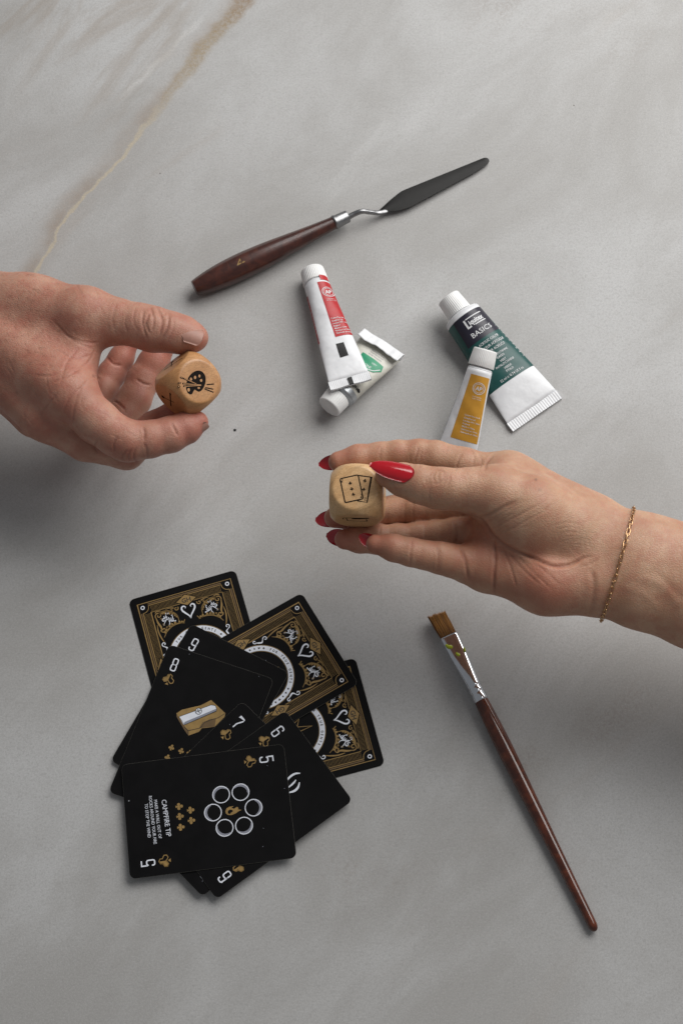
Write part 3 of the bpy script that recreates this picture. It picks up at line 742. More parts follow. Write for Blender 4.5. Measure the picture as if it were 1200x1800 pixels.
for j in range(9): ink.add('print_white', xf(text2d(('AP CONFORMS', 'ASTM D4236', 'SERIES 1', 'PERMANENT')[j % 4], .95, 2.8 - .2 * (j % 3)), (0, -3 * j)))
ink.emit(on_tube(surf, half, L, .24, .10 * math.pi, .28), root, maxlen=1.2)

# yellow tube leaning on the green one
S, E = P(843, 650, 24.5), P(801, 800, 3.0)
root = thing('paint_tube', 'slim paint tube with yellow label, its cap resting on the big green tube', 'paint tube', (*((S + E) / 2)[:2], 0), TG)
surf, half, fr = tube_body(root, S, E, 7.3, WT, seed=8); L = fr[5]
cap(root, S - fr[2] * 1.9, -fr[2], 7.7, 7.0, 10.2, ribs=44)
lab_ = label_patch('yellow_label', surf, 'label_yellow', root, .07, .82, .13 * math.pi, .665 * math.pi, .13)
small_print(surf, half, L, lab_, .21, .53, .39 * math.pi, .92)
label_patch('grey_edge_print', surf, 'grey_ink', root, .07, .80, .955 * math.pi, 1.02 * math.pi, .13, 12, 4)

# cream tube with a rolled end, under the red one
S, E = P(598, 693, 9.0), P(671, 609, 5.0)
CT_ = {'body': 'tube_cream', 'shoulder': 'foil'}
root = thing('paint_tube', 'rolled up cream paint tube with green print, lying under the red tube', 'paint tube', (*((S + E) / 2)[:2], 0), TG)
surf, half, fr = tube_body(root, S, E, 9.2, CT_, seed=5, open_t=.97); L = fr[5]
cap(root, S - fr[2] * 2.2, -fr[2], 7.9, 7.4, 9.0, ribs=38)
label_patch('foil_collar', surf, 'foil', root, .0, .085, 0, 2 * math.pi, .08, 4, 44)
Sx, Ex, a, s, n, L = fr; wd = half(1.0)[0]
def flap(prof_, th):
    rings = []
    for q in np.linspace(-1, 1, 41):
        cc = Ex + s * q * (wd + .6 - .5 * abs(q) ** 6); wob = .35 * math.sin(q * 7 + 1) + .18 * math.sin(q * 17)
        up_p = []; dn_p = []
        for i, (x, y) in enumerate(prof_):
            k = i / (len(prof_) - 1); bend = wob * k ** 2 * 1.3 + (.9 * q * k if q > 0 else 0)
            p0 = cc + a * (x + .5 * math.sin(q * 4 + 2) * k) + n * (y + bend)
            i0, i1 = max(i - 1, 0), min(i + 1, len(prof_) - 1); tx_, ty_ = prof_[i1][0] - prof_[i0][0], prof_[i1][1] - prof_[i0][1]; l_ = math.hypot(tx_, ty_)
            nn = (-a * ty_ + n * tx_) / l_; up_p.append(p0 + nn * th); dn_p.append(p0 - nn * th)
        rings.append(np.array(up_p + dn_p[::-1]))
    return loft(rings)
part('folded_end', *flap([(-1.5, .2), (.4, .3), (1.8, .8), (2.5, 1.7), (2.1, 2.6), (.8, 3.1), (-1.4, 3.5), (-3.6, 4.1), (-4.9, 4.9)], .26), 'tube_white', root)
ink = Ink()
ink.add('label_mint', poly([(5, 4.6), (-2, 4.4), (-7.5, 2.4), (-10.6, -1.6), (-9.5, -5.0), (-2, -5.6), (5, -5.6)]))
ink.add('print_white', stroke(catmull([(4, 3.6), (-2, 3.4), (-6.6, 1.6), (-9.4, -2)], 5), .45), 2)
ink.add('print_white', xf(text2d('ONE', 1.7, 4.0), (-2.6, 1.0), math.pi), 3); ink.add('print_white', xf(text2d('VERT', 1.3, 3.4), (-4.6, -2.4), math.pi), 3)
ink.emit(on_tube(surf, half, L, .58, .5 * math.pi, .2), root, maxlen=1.2)
ink = Ink()
ink.add('black_ink', xf(text2d('LONDON', 2.1, 8.6, .03), (-3.0, 1.6), math.pi)); ink.add('black_ink', xf(text2d('OIL', 3.2, 5.6, .02), (-3.6, -3.0), math.pi))
ink.add('black_ink', disc((-8.2, 1.6), 1.0, 8))
ink.emit(on_tube(surf, half, L, .19, .5 * math.pi, .2), root, maxlen=1.2)
ink = Ink()
for j, s_ in enumerate(('Permanent Green', 'Vert Permanent', 'Verde Permanente')): ink.add('grey_ink', xf(text2d(s_, 1.0, 8.5), (0, 1.7 * j), math.pi))
ink.emit(on_tube(surf, half, L, .84, .55 * math.pi, .2), root, maxlen=1.2)

# red tube lying over the cream one
S, E = P(557, 503, 8.0), P(613, 665, 19.0)
root = thing('paint_tube', 'slim white paint tube with red label, its flat end on the cream tube', 'paint tube', (*((S + E) / 2)[:2], 0), TG)
surf, half, fr = tube_body(root, S, E, 7.7, WT, seed=11, crimp_len=5.0); L = fr[5]
ax = unit(-fr[2] + np.array([.02, 0, .05]))
cap(root, S - fr[2] * 1.9, ax, 7.9, 7.3, 10.0, ribs=44)
lab_ = label_patch('red_label', surf, 'label_red', root, .04, .60, .02 * math.pi, .50 * math.pi, .13)
label_patch('red_label', surf, 'label_red', root, .10, .60, .885 * math.pi, 1.2 * math.pi, .13)
small_print(surf, half, L, lab_, .15, .42, .32 * math.pi, .95)
label_patch('black_mark', surf, 'black_ink', root, .665, .80, .40 * math.pi, .525 * math.pi, .13, 6, 6)
ink = Ink()
for j in range(10): ink.add('print_white', xf(text2d(('Winton', 'oil', 'colour', 'huile')[j % 4], .9, 2.6), (0, -2.6 * j)))
ink.emit(on_tube(surf, half, L, .16, .93 * math.pi, .26), root, maxlen=1.2)
a, s, n = fr[2:5]
part('crimp_mark', *loft([np.array([E + a * q + s * x + n * h for x, h in ((-1.0, 1.35), (1.7, 1.35), (1.7, .5), (-1.0, .5))]) for q in (.2, 5.05)]), 'black_ink', root, smooth=False)
label_patch('paint_smear', surf, 'label_red', root, -.03, .022, .12 * math.pi, .40 * math.pi, .22, 5, 14)

# ---------------------------------------------------------------- palette knife
B0, B1 = P(342, 507, 7.0), P(588, 391, 8.0)
root = thing('palette_knife', 'palette knife with dark red brown wooden handle and diamond steel blade', 'palette knife', (*((B0 + B1) / 2)[:2], 0))
a, s, n = frame(B1 - B0); L = np.linalg.norm(B1 - B0)
prof = [(0, 4.6), (.006, 5.0), (.05, 6.0), (.12, 7.1), (.22, 8.0), (.33, 8.3), (.45, 8.0), (.58, 7.2), (.72, 6.0), (.86, 4.9), (.97, 4.2), (1, 4.1)]
pt = catmull([(q * L, r_) for q, r_ in prof], 4); rings = []
NS = 32
def hsec(rad, c):
    out = []
    for j in range(NS):
        an = 2 * math.pi * j / NS + .1
        f = 1 / max(abs(math.cos(((an + math.pi / 8) % (math.pi / 4)) - math.pi / 8)), .9) * .975   # softly eight-sided
        out.append(c + (s * math.cos(an) * .98 + n * math.sin(an) * .86) * rad * (1 + (f - 1) * .9))
    return np.array(out)
for q, r_ in pt: rings.append(hsec(r_, B0 + a * q))
part('handle', *loft(rings), 'knife_wood', root)
cc = P(421, 460, 13.6)
ink = Ink(); ink.add('gold_dark_ink', text2d('4', 5.6, 4.4, .0), 1); ink.d = {('gold_number', 'gold_ink', 1, 0): list(ink.d.values())[0]}
q4 = (np.array(cc) - B0) @ a
def num(u, v, h):                # printed across the handle, top of the figure towards the butt
    p = B0 + np.multiply.outer(q4 - np.asarray(v), a) + np.multiply.outer(np.asarray(u) + .8, s)
    return p + np.multiply.outer(np.full(np.shape(u), 7.15) - .055 * (np.asarray(u) + .8) ** 2 + h, n)
ink.emit(num, root, .05)
F0, F1 = B1 - a * .5, P(614, 380, 8.2)
prof = [(0, 4.25), (.4, 4.5), (1.2, 4.5), (1.5, 4.15), (9.2, 3.9), (9.6, 3.7), (9.7, 1.5)]
part('ferrule', *loft([np.array([F0 + a * q + (s * math.cos(t_) + n * math.sin(t_)) * r_ for t_ in np.linspace(0, 2 * math.pi, 28, endpoint=False)]) for q, r_ in prof]), 'steel', root)
neck = catmull([P(612, 382, 8.2), P(622, 376.5, 8.8), P(636, 371.5, 9.6), P(650, 373, 7.0), P(664, 374, 4.4), P(676, 371, 4.0), P(690, 362, 3.9)], 6)
rings = []
for i, p in enumerate(neck):
    d = neck[min(i + 1, len(neck) - 1)] - neck[max(i - 1, 0)]; aa, ss, nn = frame(d); k = i / (len(neck) - 1)
    r_ = 1.75 - .5 * k; fl = max(.22, 1 - max(0, k - .55) * 2.2)
    rings.append(np.array([p + ss * r_ * (1.5 - .5 * fl) * math.cos(t_) + nn * r_ * fl * math.sin(t_) for t_ in np.linspace(0, 2 * math.pi, 14, endpoint=False)]))
part('neck', *loft(rings), 'steel', root)
def even(pts, n=44):
    p_ = np.array(pts, float); d_ = np.r_[0, np.cumsum(np.linalg.norm(np.diff(p_, axis=0), axis=1))]; t_ = np.linspace(0, d_[-1], n)
    return np.stack([np.interp(t_, d_, p_[:, i]) for i in (0, 1)], -1)
up_ = even([(663, 372), (669, 367), (685, 352), (701, 339), (706, 335.8), (714, 332.2), (847, 278.5), (852, 277), (855.5, 277.5)])
lo_ = even([(664, 375), (677, 373.8), (700, 370.3), (714, 366.5), (723, 362.7), (732, 358), (833, 304), (850, 293), (857.5, 287)])
top = []; bot = []; NW = 5; rings = []
for i in range(len(up_)):
    k = i / (len(up_) - 1); z = 4.2 - 2.2 * k + .0
    p, q = P(*up_[i], z), P(*lo_[i], z)
    sec = [p + (q - p) * j / NW + np.array([0, 0, .28 * math.sin(math.pi * j / NW) + .12]) for j in range(NW + 1)] + [p + (q - p) * j / NW + np.array([0, 0, -.3]) for j in range(NW, -1, -1)]
    rings.append(np.array(sec))
tipc = P(859, 281.5, 2.0); rings.append(np.array([tipc + (v - rings[-1].mean(0)) * .35 for v in rings[-1]]))
sharp(part('blade', *loft(rings), 'blade_steel', root), 30)

# ---------------------------------------------------------------- paint brush
H0, H1 = P(844, 1229, 5.2), P(1046, 1637, 3.2)
root = thing('paint_brush', 'flat paint brush with brown bristles, silver ferrule and long lacquered handle', 'paint brush', (*((H0 + H1) / 2)[:2], 0))
a, s, n = frame(H1 - H0); L = np.linalg.norm(H1 - H0)
pt = catmull([(0, 3.75), (.04 * L, 4.0), (.12 * L, 4.4), (.20 * L, 4.55), (.32 * L, 4.35), (.5 * L, 3.75), (.7 * L, 3.1), (.88 * L, 2.7), (.965 * L, 2.55), (.985 * L, 2.2), (.995 * L, 1.5), (L, .5)], 5)
part('handle', *loft([np.array([H0 + a * q + (s * math.cos(t_) + n * math.sin(t_)) * r_ for t_ in np.linspace(0, 2 * math.pi, 28, endpoint=False)]) for q, r_ in pt]), 'brush_wood', root)
T0 = P(788, 1118, 5.0)                                              # ferrule mouth
LF = np.linalg.norm(T0 - H0); fa, fs, fn = frame(T0 - H0)
rings = []
for q, wd, th in [(-1.2, 3.95, 3.95), (-.4, 4.1, 4.1), (1.0, 4.12, 4.12), (3.0, 4.1, 4.1), (3.7, 3.75, 3.75), (4.4, 4.1, 4.1), (6.6, 4.1, 4.1), (7.3, 3.75, 3.75), (8.0, 4.1, 4.1), (9.4, 4.12, 4.1), (13, 4.2, 3.9), (20, 4.45, 3.2), (28, 4.75, 2.3), (LF - 1.0, 4.95, 1.9), (LF, 5.0, 1.95), (LF + .02, 4.7, 1.6), (LF - 2, 4.6, 1.5)]:
    k = max(0, min(1, (q - 9) / 25)); sec = []
    for t_ in np.linspace(0, 2 * math.pi, 44, endpoint=False):
        e = 1 - .55 * k
        x, y = math.copysign(abs(math.cos(t_)) ** e, math.cos(t_)), math.copysign(abs(math.sin(t_)) ** e, math.sin(t_))
        sec.append(H0 + fa * q + fs * wd * x + fn * th * y)
    rings.append(np.array(sec))
part('ferrule', *loft(rings), 'chrome', root)
rb = random.Random(3); V = []; F = []; tint = []
mouthL, mouthR = fs * -4.5, fs * 4.5
tipc = P(767, 1080, 4.2)
for k in range(900):
    u = rb.uniform(-1, 1); v = rb.uniform(-1, 1) * math.sqrt(1 - .5 * u * u)
    b0 = T0 - fa * 1.5 + fs * 4.45 * u + fn * 1.5 * v
    ta, tb = P(752.5, 1085, 4.2), P(782, 1075.5, 4.2)
    clump = .5 * math.sin(u * 9 + 1) + .35 * math.sin(u * 23 + 2)
    tip = (ta + tb) / 2 + (tb - ta) / 2 * (-1 if False else 1) * ((u + .06 * clump + rb.gauss(0, .025)) * (1 if (tb - ta) @ fs > 0 else -1)) + np.array([0, 0, 1.9 * v]) - fa * (rb.uniform(-.6, 1.4) + .6 * clump)
    mid = (b0 + tip) / 2 + fn * .35 + np.array([rb.gauss(0, .1), rb.gauss(0, .1), 0])
    w_ = .15; o = len(V); tn = min(1, max(0, .45 + .3 * clump + rb.gauss(0, .22)))
    for c0, ww, tm in ((b0, w_, .25), (mid, w_, 1), (tip, .05, 1.2)):
        for j in range(3):
            an = j * 2.094; V.append(c0 + fs * ww * math.cos(an) + fn * ww * math.sin(an)); tint.append(tn * tm)
    for i in range(2):
        for j in range(3): F.append((o + 3 * i + j, o + 3 * i + (j + 1) % 3, o + 3 * i + 3 + (j + 1) % 3, o + 3 * i + 3 + j))
ob = part('bristles', V, F, 'bristle', root, stuff=True)
at = ob.data.color_attributes.new('tint', 'FLOAT_COLOR', 'POINT')
at.data.foreach_set('color', np.stack([np.clip(tint, 0, 1)] * 3 + [np.ones(len(tint))], -1).astype(np.float32).ravel())
def drip(pts, w_):
    Vs = []; Fs = []
    q = catmull([P(x, y, 0) for x, y in pts], 4); rings = []
    for i, p in enumerate(q):
        k = i / (len(q) - 1); t_ = (p - H0)[:2] @ unit(fa[:2]) / np.linalg.norm(fa[:2])
        rr_ = w_ * (.35 + .75 * math.sin(math.pi * (.1 + .8 * k)) ** 1 * (.6 + .6 * k))
        k2 = max(0, min(1, (t_ - 9) / 25)); th = 3.9 - 2.0 * k2
        base = P(*pts[0], 0)
        c0 = H0 + fa * t_; zc = c0[2] + th
        px = catmull([np.array([x, y, 0.0]) for x, y in pts], 4)[i]
        c0 = P(px[0], px[1], zc)
        d = q[min(i + 1, len(q) - 1)] - q[max(i - 1, 0)]; aa, ss, nn = frame(d)
        rings.append(np.array([c0 + ss * rr_ * math.cos(x) + fn * rr_ * .45 * math.sin(x) for x in np.linspace(0, 2 * math.pi, 10, endpoint=False)]))
    part('paint_drip', *loft(rings), 'paint_lime', root)
drip([(783, 1133), (787, 1136.5), (791, 1137.5), (795, 1137)], 1.25)
drip([(801, 1147), (804, 1150.5), (808, 1152)], 1.0)
drip([(815, 1138), (817, 1146)], .6)

# the dark speck of dried paint on the table
sp_ = P(413, 756, 0); rings = [np.array([sp_ + np.array([math.cos(t_) * r_ * (1 + .18 * math.sin(3 * t_)), math.sin(t_) * r_, h_]) for t_ in np.linspace(0, 2 * math.pi, 14, endpoint=False)]) for r_, h_ in ((.85, .01), (.8, .25), (.5, .45), (.1, .5))]
o_ = part('paint_speck', *loft(rings), 'black_ink'); o_['label'] = 'tiny black speck of dried paint on the bare table right of the bare hand'; o_['category'] = 'paint speck'

# ---------------------------------------------------------------- dice
def die(name, label, centre, half, Rm, mat, group):
    root = thing(name, label, 'die', np.array(centre) - np.array([0, 0, half]), group)
    N = 44; V = []; F = []; c = np.array(centre)
    for ax_ in range(3):
        for sg in (1, -1):
            o = len(V)
            for i in range(N + 1):
                for j in range(N + 1):
                    d = np.zeros(3); d[ax_] = sg; d[(ax_ + 1) % 3] = math.tan((2 * i / N - 1) * math.pi / 4); d[(ax_ + 2) % 3] = math.tan((2 * j / N - 1) * math.pi / 4)
                    d /= np.linalg.norm(d); ra = half / abs(d).max(); Rs = half * 1.31; p = 130
                    V.append(d * (ra ** -p + Rs ** -p) ** (-1 / p))
            for i in range(N):
                for j in range(N):
                    q = (o + i * (N + 1) + j, o + (i + 1) * (N + 1) + j, o + (i + 1) * (N + 1) + j + 1, o + i * (N + 1) + j + 1)
                    F.append(q if sg > 0 else q[::-1])
    V = np.array(V) @ np.array(Rm).T + c
    me_o = part('die_body', V, F, mat, root)
    bm = bmesh.new(); bm.from_mesh(me_o.data); bmesh.ops.remove_doubles(bm, verts=bm.verts, dist=1e-5); bm.to_mesh(me_o.data); bm.free()
    X, Y, Z = np.array(Rm).T
    def face(n_, u_, v_):
        return lambda u, v, h: c + np.multiply.outer(np.asarray(u), u_) + np.multiply.outer(np.asarray(v), v_) + n_ * (half * .9995 + .02 + h)
    return root, face, (X, Y, Z)
DG = 'wooden picture dice held in the hands'
def rot(ax_, deg):
    return np.array(Matrix.Rotation(math.radians(deg), 3, ax_))
VC = np.array([CR, CU, -FWD]).T                                     # camera axes as columns
# die in the right-hand person's fingers: nearly face up, a little tilt shows the lower side
D2 = P(628.5, 871, 86)
R2 = VC @ rot('X', -17) @ rot('Y', -5) @ rot('Z', -3)
root, face, (X, Y, Z) = die('die', 'pale wooden die printed with two playing cards, held by red nailed fingers', D2, 14.0, R2, 'die_pale', DG)
ink = Ink()
def cardicon(ink, c, ang, wd, ht, hide=None):
    ink.add('soot_ink', xf(stroke(rounded(wd, ht, .7, 3), .62, True), c, ang), 3)
k2 = 1 / 3.32
def q2(x, y):                          # zoom (540,740)x.3 -> face mm
    return ((540 + x * .3 - 626) * k2, -(740 + y * .3 - 858.5) * k2 * 1.07)
ca_, cb_ = q2(264, 403), q2(330, 403)
ang_a = math.radians(14.5)
backc = [q2(300, 327), q2(374, 335), q2(357, 478), q2(300, 470)]
ink.add('soot_ink', stroke(backc[:3] + [backc[3]], .62), 1)
ink.add('die_pale', xf(poly(rounded(9.6, 13.4, .7, 3)), ca_, ang_a), 2, 'blank_print')
cardicon(ink, ca_, ang_a, 9.6, 13.4)
for x, y in ((254, 372), (265, 404), (276, 435)): small_club(ink, q2(x, y), 1.0, ang_a, 'soot_ink', 3)
for x, y in ((338, 356), (334, 405)): small_club(ink, q2(x, y), 1.0, math.radians(-6), 'soot_ink', 1)
for x, y in ((205, 355), (322, 440)): small_club(ink, q2(x, y + 10), .55, ang_a, 'soot_ink', 3); ink.add('soot_ink', xf(text2d('3', 1.5, 1.0), q2(x, y - 2), ang_a), 3)
ink.add('soot_ink', xf(text2d('2', 1.7, 1.1), q2(346, 460), math.radians(170)), 1)
ink.emit(face(Z, X, Y), root)
ink = Ink()
ink.add('soot_ink', poly([(-2.2, -.9), (1.5, -1.1), (7, .6), (7, 2.2), (-2.0, .8)])); ink.add('soot_ink', stroke([(-6.5, 1.0), (6.5, 1.5)], .5)); ink.add('soot_ink', stroke([(-5, .8), (-4.6, -4)], .5)); ink.add('soot_ink', stroke([(-6.6, .8), (-6.9, -1.6)], .5))
ink.add('soot_ink', stroke([(-5, -4), (5.5, -4.4)], .5)); ink.add('soot_ink', stroke([(5.5, -.6), (5.6, -4.4)], .5))
ink.emit(lambda u, v, h, f=face(-Y, X, Z): f(np.asarray(u), np.asarray(v) + 4.2, h), root)
# die in the left hand: turned on edge, palette picture to the camera
D1 = P(331, 675.5, 74)
R1 = VC @ rot('Y', 29) @ rot('X', -3) @ rot('Z', 43)
root, face, (X, Y, Z) = die('die', 'darker wooden die printed with a paint palette and brushes, pinched on edge', D1, 13.9, R1, 'die_dark', DG)
# face axes turned so the picture stands upright for the camera
ez = Z; eu = unit(CR - Z * (CR @ Z)); ev = np.cross(ez, eu)
fc = np.array(D1) + Z * 13.9; pc = proj(fc)
ink = Ink()
k1 = 1 / 3.28
def q1(x, y):
    return ((x * .36667 - pc[0]) * k1 * 1.17, -(440 + y * .36667 - pc[1]) * k1)
def q6(x, y): return q1((260 + x * .13333) / .36667, (600 + y * .13333 - 440) / .36667)
ink.add('soot_ink', poly(catmull([q6(*q) for q in ((514, 590), (525, 530), (550, 470), (595, 415), (645, 386), (692, 385), (732, 412), (756, 462), (757, 525), (740, 590), (708, 645), (675, 667), (645, 656), (622, 643), (605, 668), (590, 702), (562, 711), (533, 690), (515, 645))], 3)), 1, 'palette_print')
for x, y, rx, ry in ((625, 478, .72, .92), (679, 455, .6, .85), (701, 513, .72, .8), (574, 505, .7, .85), (672, 617, .75, .55), (546, 650, .75, .95)): ink.add('die_dark', disc(q6(x, y), rx, 12, ry), 2, 'blank_print')
for p0, p1 in (((478, 500), (640, 563)), ((468, 572), (700, 574)), ((478, 606), (702, 580))):
    ink.add('soot_ink', stroke([q6(*p0), q6(*p1)], .85), 3, 'brush_print'); ink.add('die_dark', stroke([q6(p0[0] + 12, p0[1] + 2), q6(*p1)], .36), 4, 'blank_line_print')
for cx_, cy_, an in ((458, 496, -.3), (432, 567, 0.05), (426, 615, .15)):
    c0 = np.array(q6(cx_, cy_)); leaf = [(x_ * .72, y_ * .72) for x_, y_ in ((-1.6, 0), (-.5, .75), (.6, .7), (1.2, .25), (1.2, -.25), (.6, -.7), (-.5, -.75))]
    ink.add('soot_ink', xf(poly(leaf), c0, an), 3, 'brush_print'); ink.add('die_dark', xf(poly([(x * .5, y * .45) for x, y in leaf]), c0, an), 4, 'blank_line_print')
for p0, p1 in (((770, 562), (862, 549)), ((752, 605), (852, 619)), ((742, 622), (856, 661))): ink.add('soot_ink', stroke([q6(*p0), q6(*p1)], .55), 4, 'brush_print')
ink.emit(face(Z, eu, ev), root)
for nrm in (Y, -X, X, -Y):
    f = face(nrm, Z, np.cross(nrm, Z)); ink = Ink()
    ink.add('soot_ink', stroke([(-5.5, -3), (4.5, 4)], .8), 1, 'pencil_print'); ink.add('soot_ink', poly([(4.2, 4.6), (5.1, 3.2), (6.6, 5.2)]), 1, 'pencil_print')
    ink.add('soot_ink', stroke([(-5.5, 3.5), (1.5, -1.4)], .5), 1, 'pencil_print'); ink.add('soot_ink', disc((-5.6, 3.7), 1.2, 10), 1, 'pencil_print')
    ink.emit(f, root)

# ---------------------------------------------------------------- hands: blended distance fields, meshed as one surface each
class Field:
    def __init__(s, lo, hi, h):
        s.lo = np.array(lo, float); s.h = h; s.n = np.ceil((np.array(hi) - s.lo) / h).astype(int) + 1
        s.ax = [s.lo[i] + h * np.arange(s.n[i], dtype=np.float64) for i in range(3)]
        s.f = np.full(s.n, 12.0, np.float32)
    def win(s, lo, hi):
        a = np.clip(np.floor((lo - s.lo) / s.h).astype(int), 0, s.n - 1); b = np.clip(np.ceil((hi - s.lo) / s.h).astype(int) + 1, 1, s.n)
        sl = tuple(slice(a[i], b[i]) for i in range(3))
        g = [s.ax[i][sl[i]].astype(np.float32) for i in range(3)]
        return sl, g[0][:, None, None], g[1][None, :, None], g[2][None, None, :]
def smin(a, b, k):
    h = np.clip(.5 + .5 * (b - a) / k, 0, 1); return b * (1 - h) + a * h - k * h * (1 - h)
def d_cone(X, Y, Z, a, b, ra, rb, flat=None):
    """round cone; flat = (unit vector, factor): the section is squeezed along that vector"""
    a = np.array(a, float); b = np.array(b, float); ab = b - a; L2 = ab @ ab + 1e-9
    px, py, pz = X - a[0], Y - a[1], Z - a[2]
    t = np.clip((px * ab[0] + py * ab[1] + pz * ab[2]) / L2, 0, 1)
    qx, qy, qz = px - ab[0] * t, py - ab[1] * t, pz - ab[2] * t
    if flat is not None:
        n, k = flat; dn = (qx * n[0] + qy * n[1] + qz * n[2]) * (1 / k - 1)
        qx, qy, qz = qx + n[0] * dn, qy + n[1] * dn, qz + n[2] * dn
    t = t * t * (3 - 2 * t) * .5 + t * .5
    return np.sqrt(qx * qx + qy * qy + qz * qz) - (ra + (rb - ra) * t)
def d_tri(X, Y, Z, a, b, c, r):
    a, b, c = (np.array(q, float) for q in (a, b, c))
    ba, cb, ac = b - a, c - b, a - c; nor = np.cross(ba, ac)
    def D(p, v): return p[0] * v[0] + p[1] * v[1] + p[2] * v[2]
    pa = (X - a[0], Y - a[1], Z - a[2]); pb = (X - b[0], Y - b[1], Z - b[2]); pc_ = (X - c[0], Y - c[1], Z - c[2])
    ins = np.sign(D(pa, np.cross(ba, nor))) + np.sign(D(pb, np.cross(cb, nor))) + np.sign(D(pc_, np.cross(ac, nor)))
    def seg(p, e):
        t = np.clip(D(p, e) / (e @ e), 0, 1); return (p[0] - e[0] * t) ** 2 + (p[1] - e[1] * t) ** 2 + (p[2] - e[2] * t) ** 2
    de = np.minimum(np.minimum(seg(pa, ba), seg(pb, cb)), seg(pc_, ac)); dp = D(pa, nor) ** 2 / (nor @ nor)
    return np.sqrt(np.where(np.abs(ins) < 2, de, dp)) - r
class Hand:
    def __init__(s, lo, hi, h=.75): s.base = Field(lo, hi, h); s.fingers = []
    def cone(s, a, b, ra, rb, k=6, flat=None, fld=None):
        F_ = fld or s.base; a, b = np.array(a), np.array(b); m_ = max(ra, rb) + 11
        sl, X, Y, Z = F_.win(np.minimum(a, b) - m_, np.maximum(a, b) + m_)
        F_.f[sl] = smin(F_.f[sl], d_cone(X, Y, Z, a, b, ra, rb, flat).astype(np.float32), k)
    def tri(s, a, b, c, r, k=6):
        q = np.array([a, b, c]); sl, X, Y, Z = s.base.win(q.min(0) - r - 11, q.max(0) + r + 11)
        s.base.f[sl] = smin(s.base.f[sl], d_tri(X, Y, Z, a, b, c, r).astype(np.float32), k)
    def finger(s, pts, k_in=2.5, k_base=7, flat=None):
        """pts: (point, radius) along the bones"""
        fl = Field.__new__(Field); fl.__dict__.update(s.base.__dict__); fl.f = np.full(s.base.n, 12.0, np.float32)
        for (a, ra), (b, rb) in zip(pts[:-1], pts[1:]): s.cone(a, b, ra, rb, k_in, flat, fl)
        s.fingers.append((fl, k_base))
    def finish(s):
        out = s.base.f.copy()
        for fl, k in s.fingers: out = smin(out, smin(s.base.f, fl.f, k), .9)
        s.f = out; s.fingers = []; return s
    def sample(s, p):
        q = (np.asarray(p, float) - s.base.lo) / s.base.h; q = np.clip(q, 0, s.base.n - 1.001); i = q.astype(int); t = (q - i).astype(float)
        f = s.f; r = 0
        for dx in (0, 1):
            for dy in (0, 1):
                for dz in (0, 1):
                    wgt = (t[..., 0] if dx else 1 - t[..., 0]) * (t[..., 1] if dy else 1 - t[..., 1]) * (t[..., 2] if dz else 1 - t[..., 2])
                    r = r + wgt * f[i[..., 0] + dx, i[..., 1] + dy, i[..., 2] + dz]
        return r
    def normal(s, p, e=1.2):
        p = np.asarray(p, float); g = np.stack([s.sample(p + np.eye(3)[i] * e) - s.sample(p - np.eye(3)[i] * e) for i in range(3)], -1)
        return g / (np.linalg.norm(g, axis=-1, keepdims=True) + 1e-9)
    def surf_from(s, p, d, far=40):
        """walk outward from inside point p along d to the skin"""
        p = np.array(p, float); d = unit(d); ts = np.arange(0, far, .2); v = s.sample(p + ts[:, None] * d)
        j = np.argmax(v > 0) if (v > 0).any() else len(ts) - 1
        return p + d * ts[j]
    def surf_cam(s, px, py, z0=150):
        """skin point seen at a photo pixel"""
        a = P(px, py, z0); b = P(px, py, 0); ts = np.linspace(0, 1, 500); q = a + (b - a) * ts[:, None]; v = s.sample(q)
        j = np.argmax(v < 0) if (v < 0).any() else 300
        return q[j]
    def mesh(s):
        f = s.f; sg = f < 0; n = np.array(f.shape)
        cnt = np.zeros(n - 1, np.int8)
        for dx in (0, 1):
            for dy in (0, 1):
                for dz in (0, 1): cnt += sg[dx:n[0] - 1 + dx, dy:n[1] - 1 + dy, dz:n[2] - 1 + dz]
        act = (cnt > 0) & (cnt < 8); idx = np.full(n - 1, -1, np.int32); I = np.argwhere(act); idx[act] = np.arange(len(I))
        acc = np.zeros((len(I), 3)); num_ = np.zeros(len(I))
        for ax_ in range(3):
            o1, o2 = (ax_ + 1) % 3, (ax_ + 2) % 3
            for p in (0, 1):
                for q in (0, 1):
                    A = I.copy(); A[:, o1] += p; A[:, o2] += q; B = A.copy(); B[:, ax_] += 1
                    fa, fb = f[A[:, 0], A[:, 1], A[:, 2]].astype(float), f[B[:, 0], B[:, 1], B[:, 2]].astype(float)
                    c = (fa < 0) != (fb < 0); t = np.where(c, fa / np.where(c, fa - fb, 1), 0)
                    pos = A.astype(float); pos[:, ax_] += t; acc += pos * c[:, None]; num_ += c
        V = s.base.lo + acc / num_[:, None] * s.base.h; Fs = []
        for ax_ in range(3):
            o1, o2 = (ax_ + 1) % 3, (ax_ + 2) % 3
            sl0 = [slice(None)] * 3; sl1 = [slice(None)] * 3; sl0[ax_] = slice(0, -1); sl1[ax_] = slice(1, None)
            E_ = np.argwhere(sg[tuple(sl0)] != sg[tuple(sl1)]); ins = sg[E_[:, 0], E_[:, 1], E_[:, 2]]
            ok = (E_[:, o1] > 0) & (E_[:, o2] > 0) & (E_[:, o1] < n[o1] - 1) & (E_[:, o2] < n[o2] - 1); E_ = E_[ok]; ins = ins[ok]
            q = []
            for p, r_ in ((-1, -1), (0, -1), (0, 0), (-1, 0)):
                c = E_.copy(); c[:, o1] += p; c[:, o2] += r_; q.append(idx[c[:, 0], c[:, 1], c[:, 2]])
            q = np.stack(q, 1); q[~ins] = q[~ins][:, ::-1]; Fs.append(q)
        return V, np.concatenate(Fs)
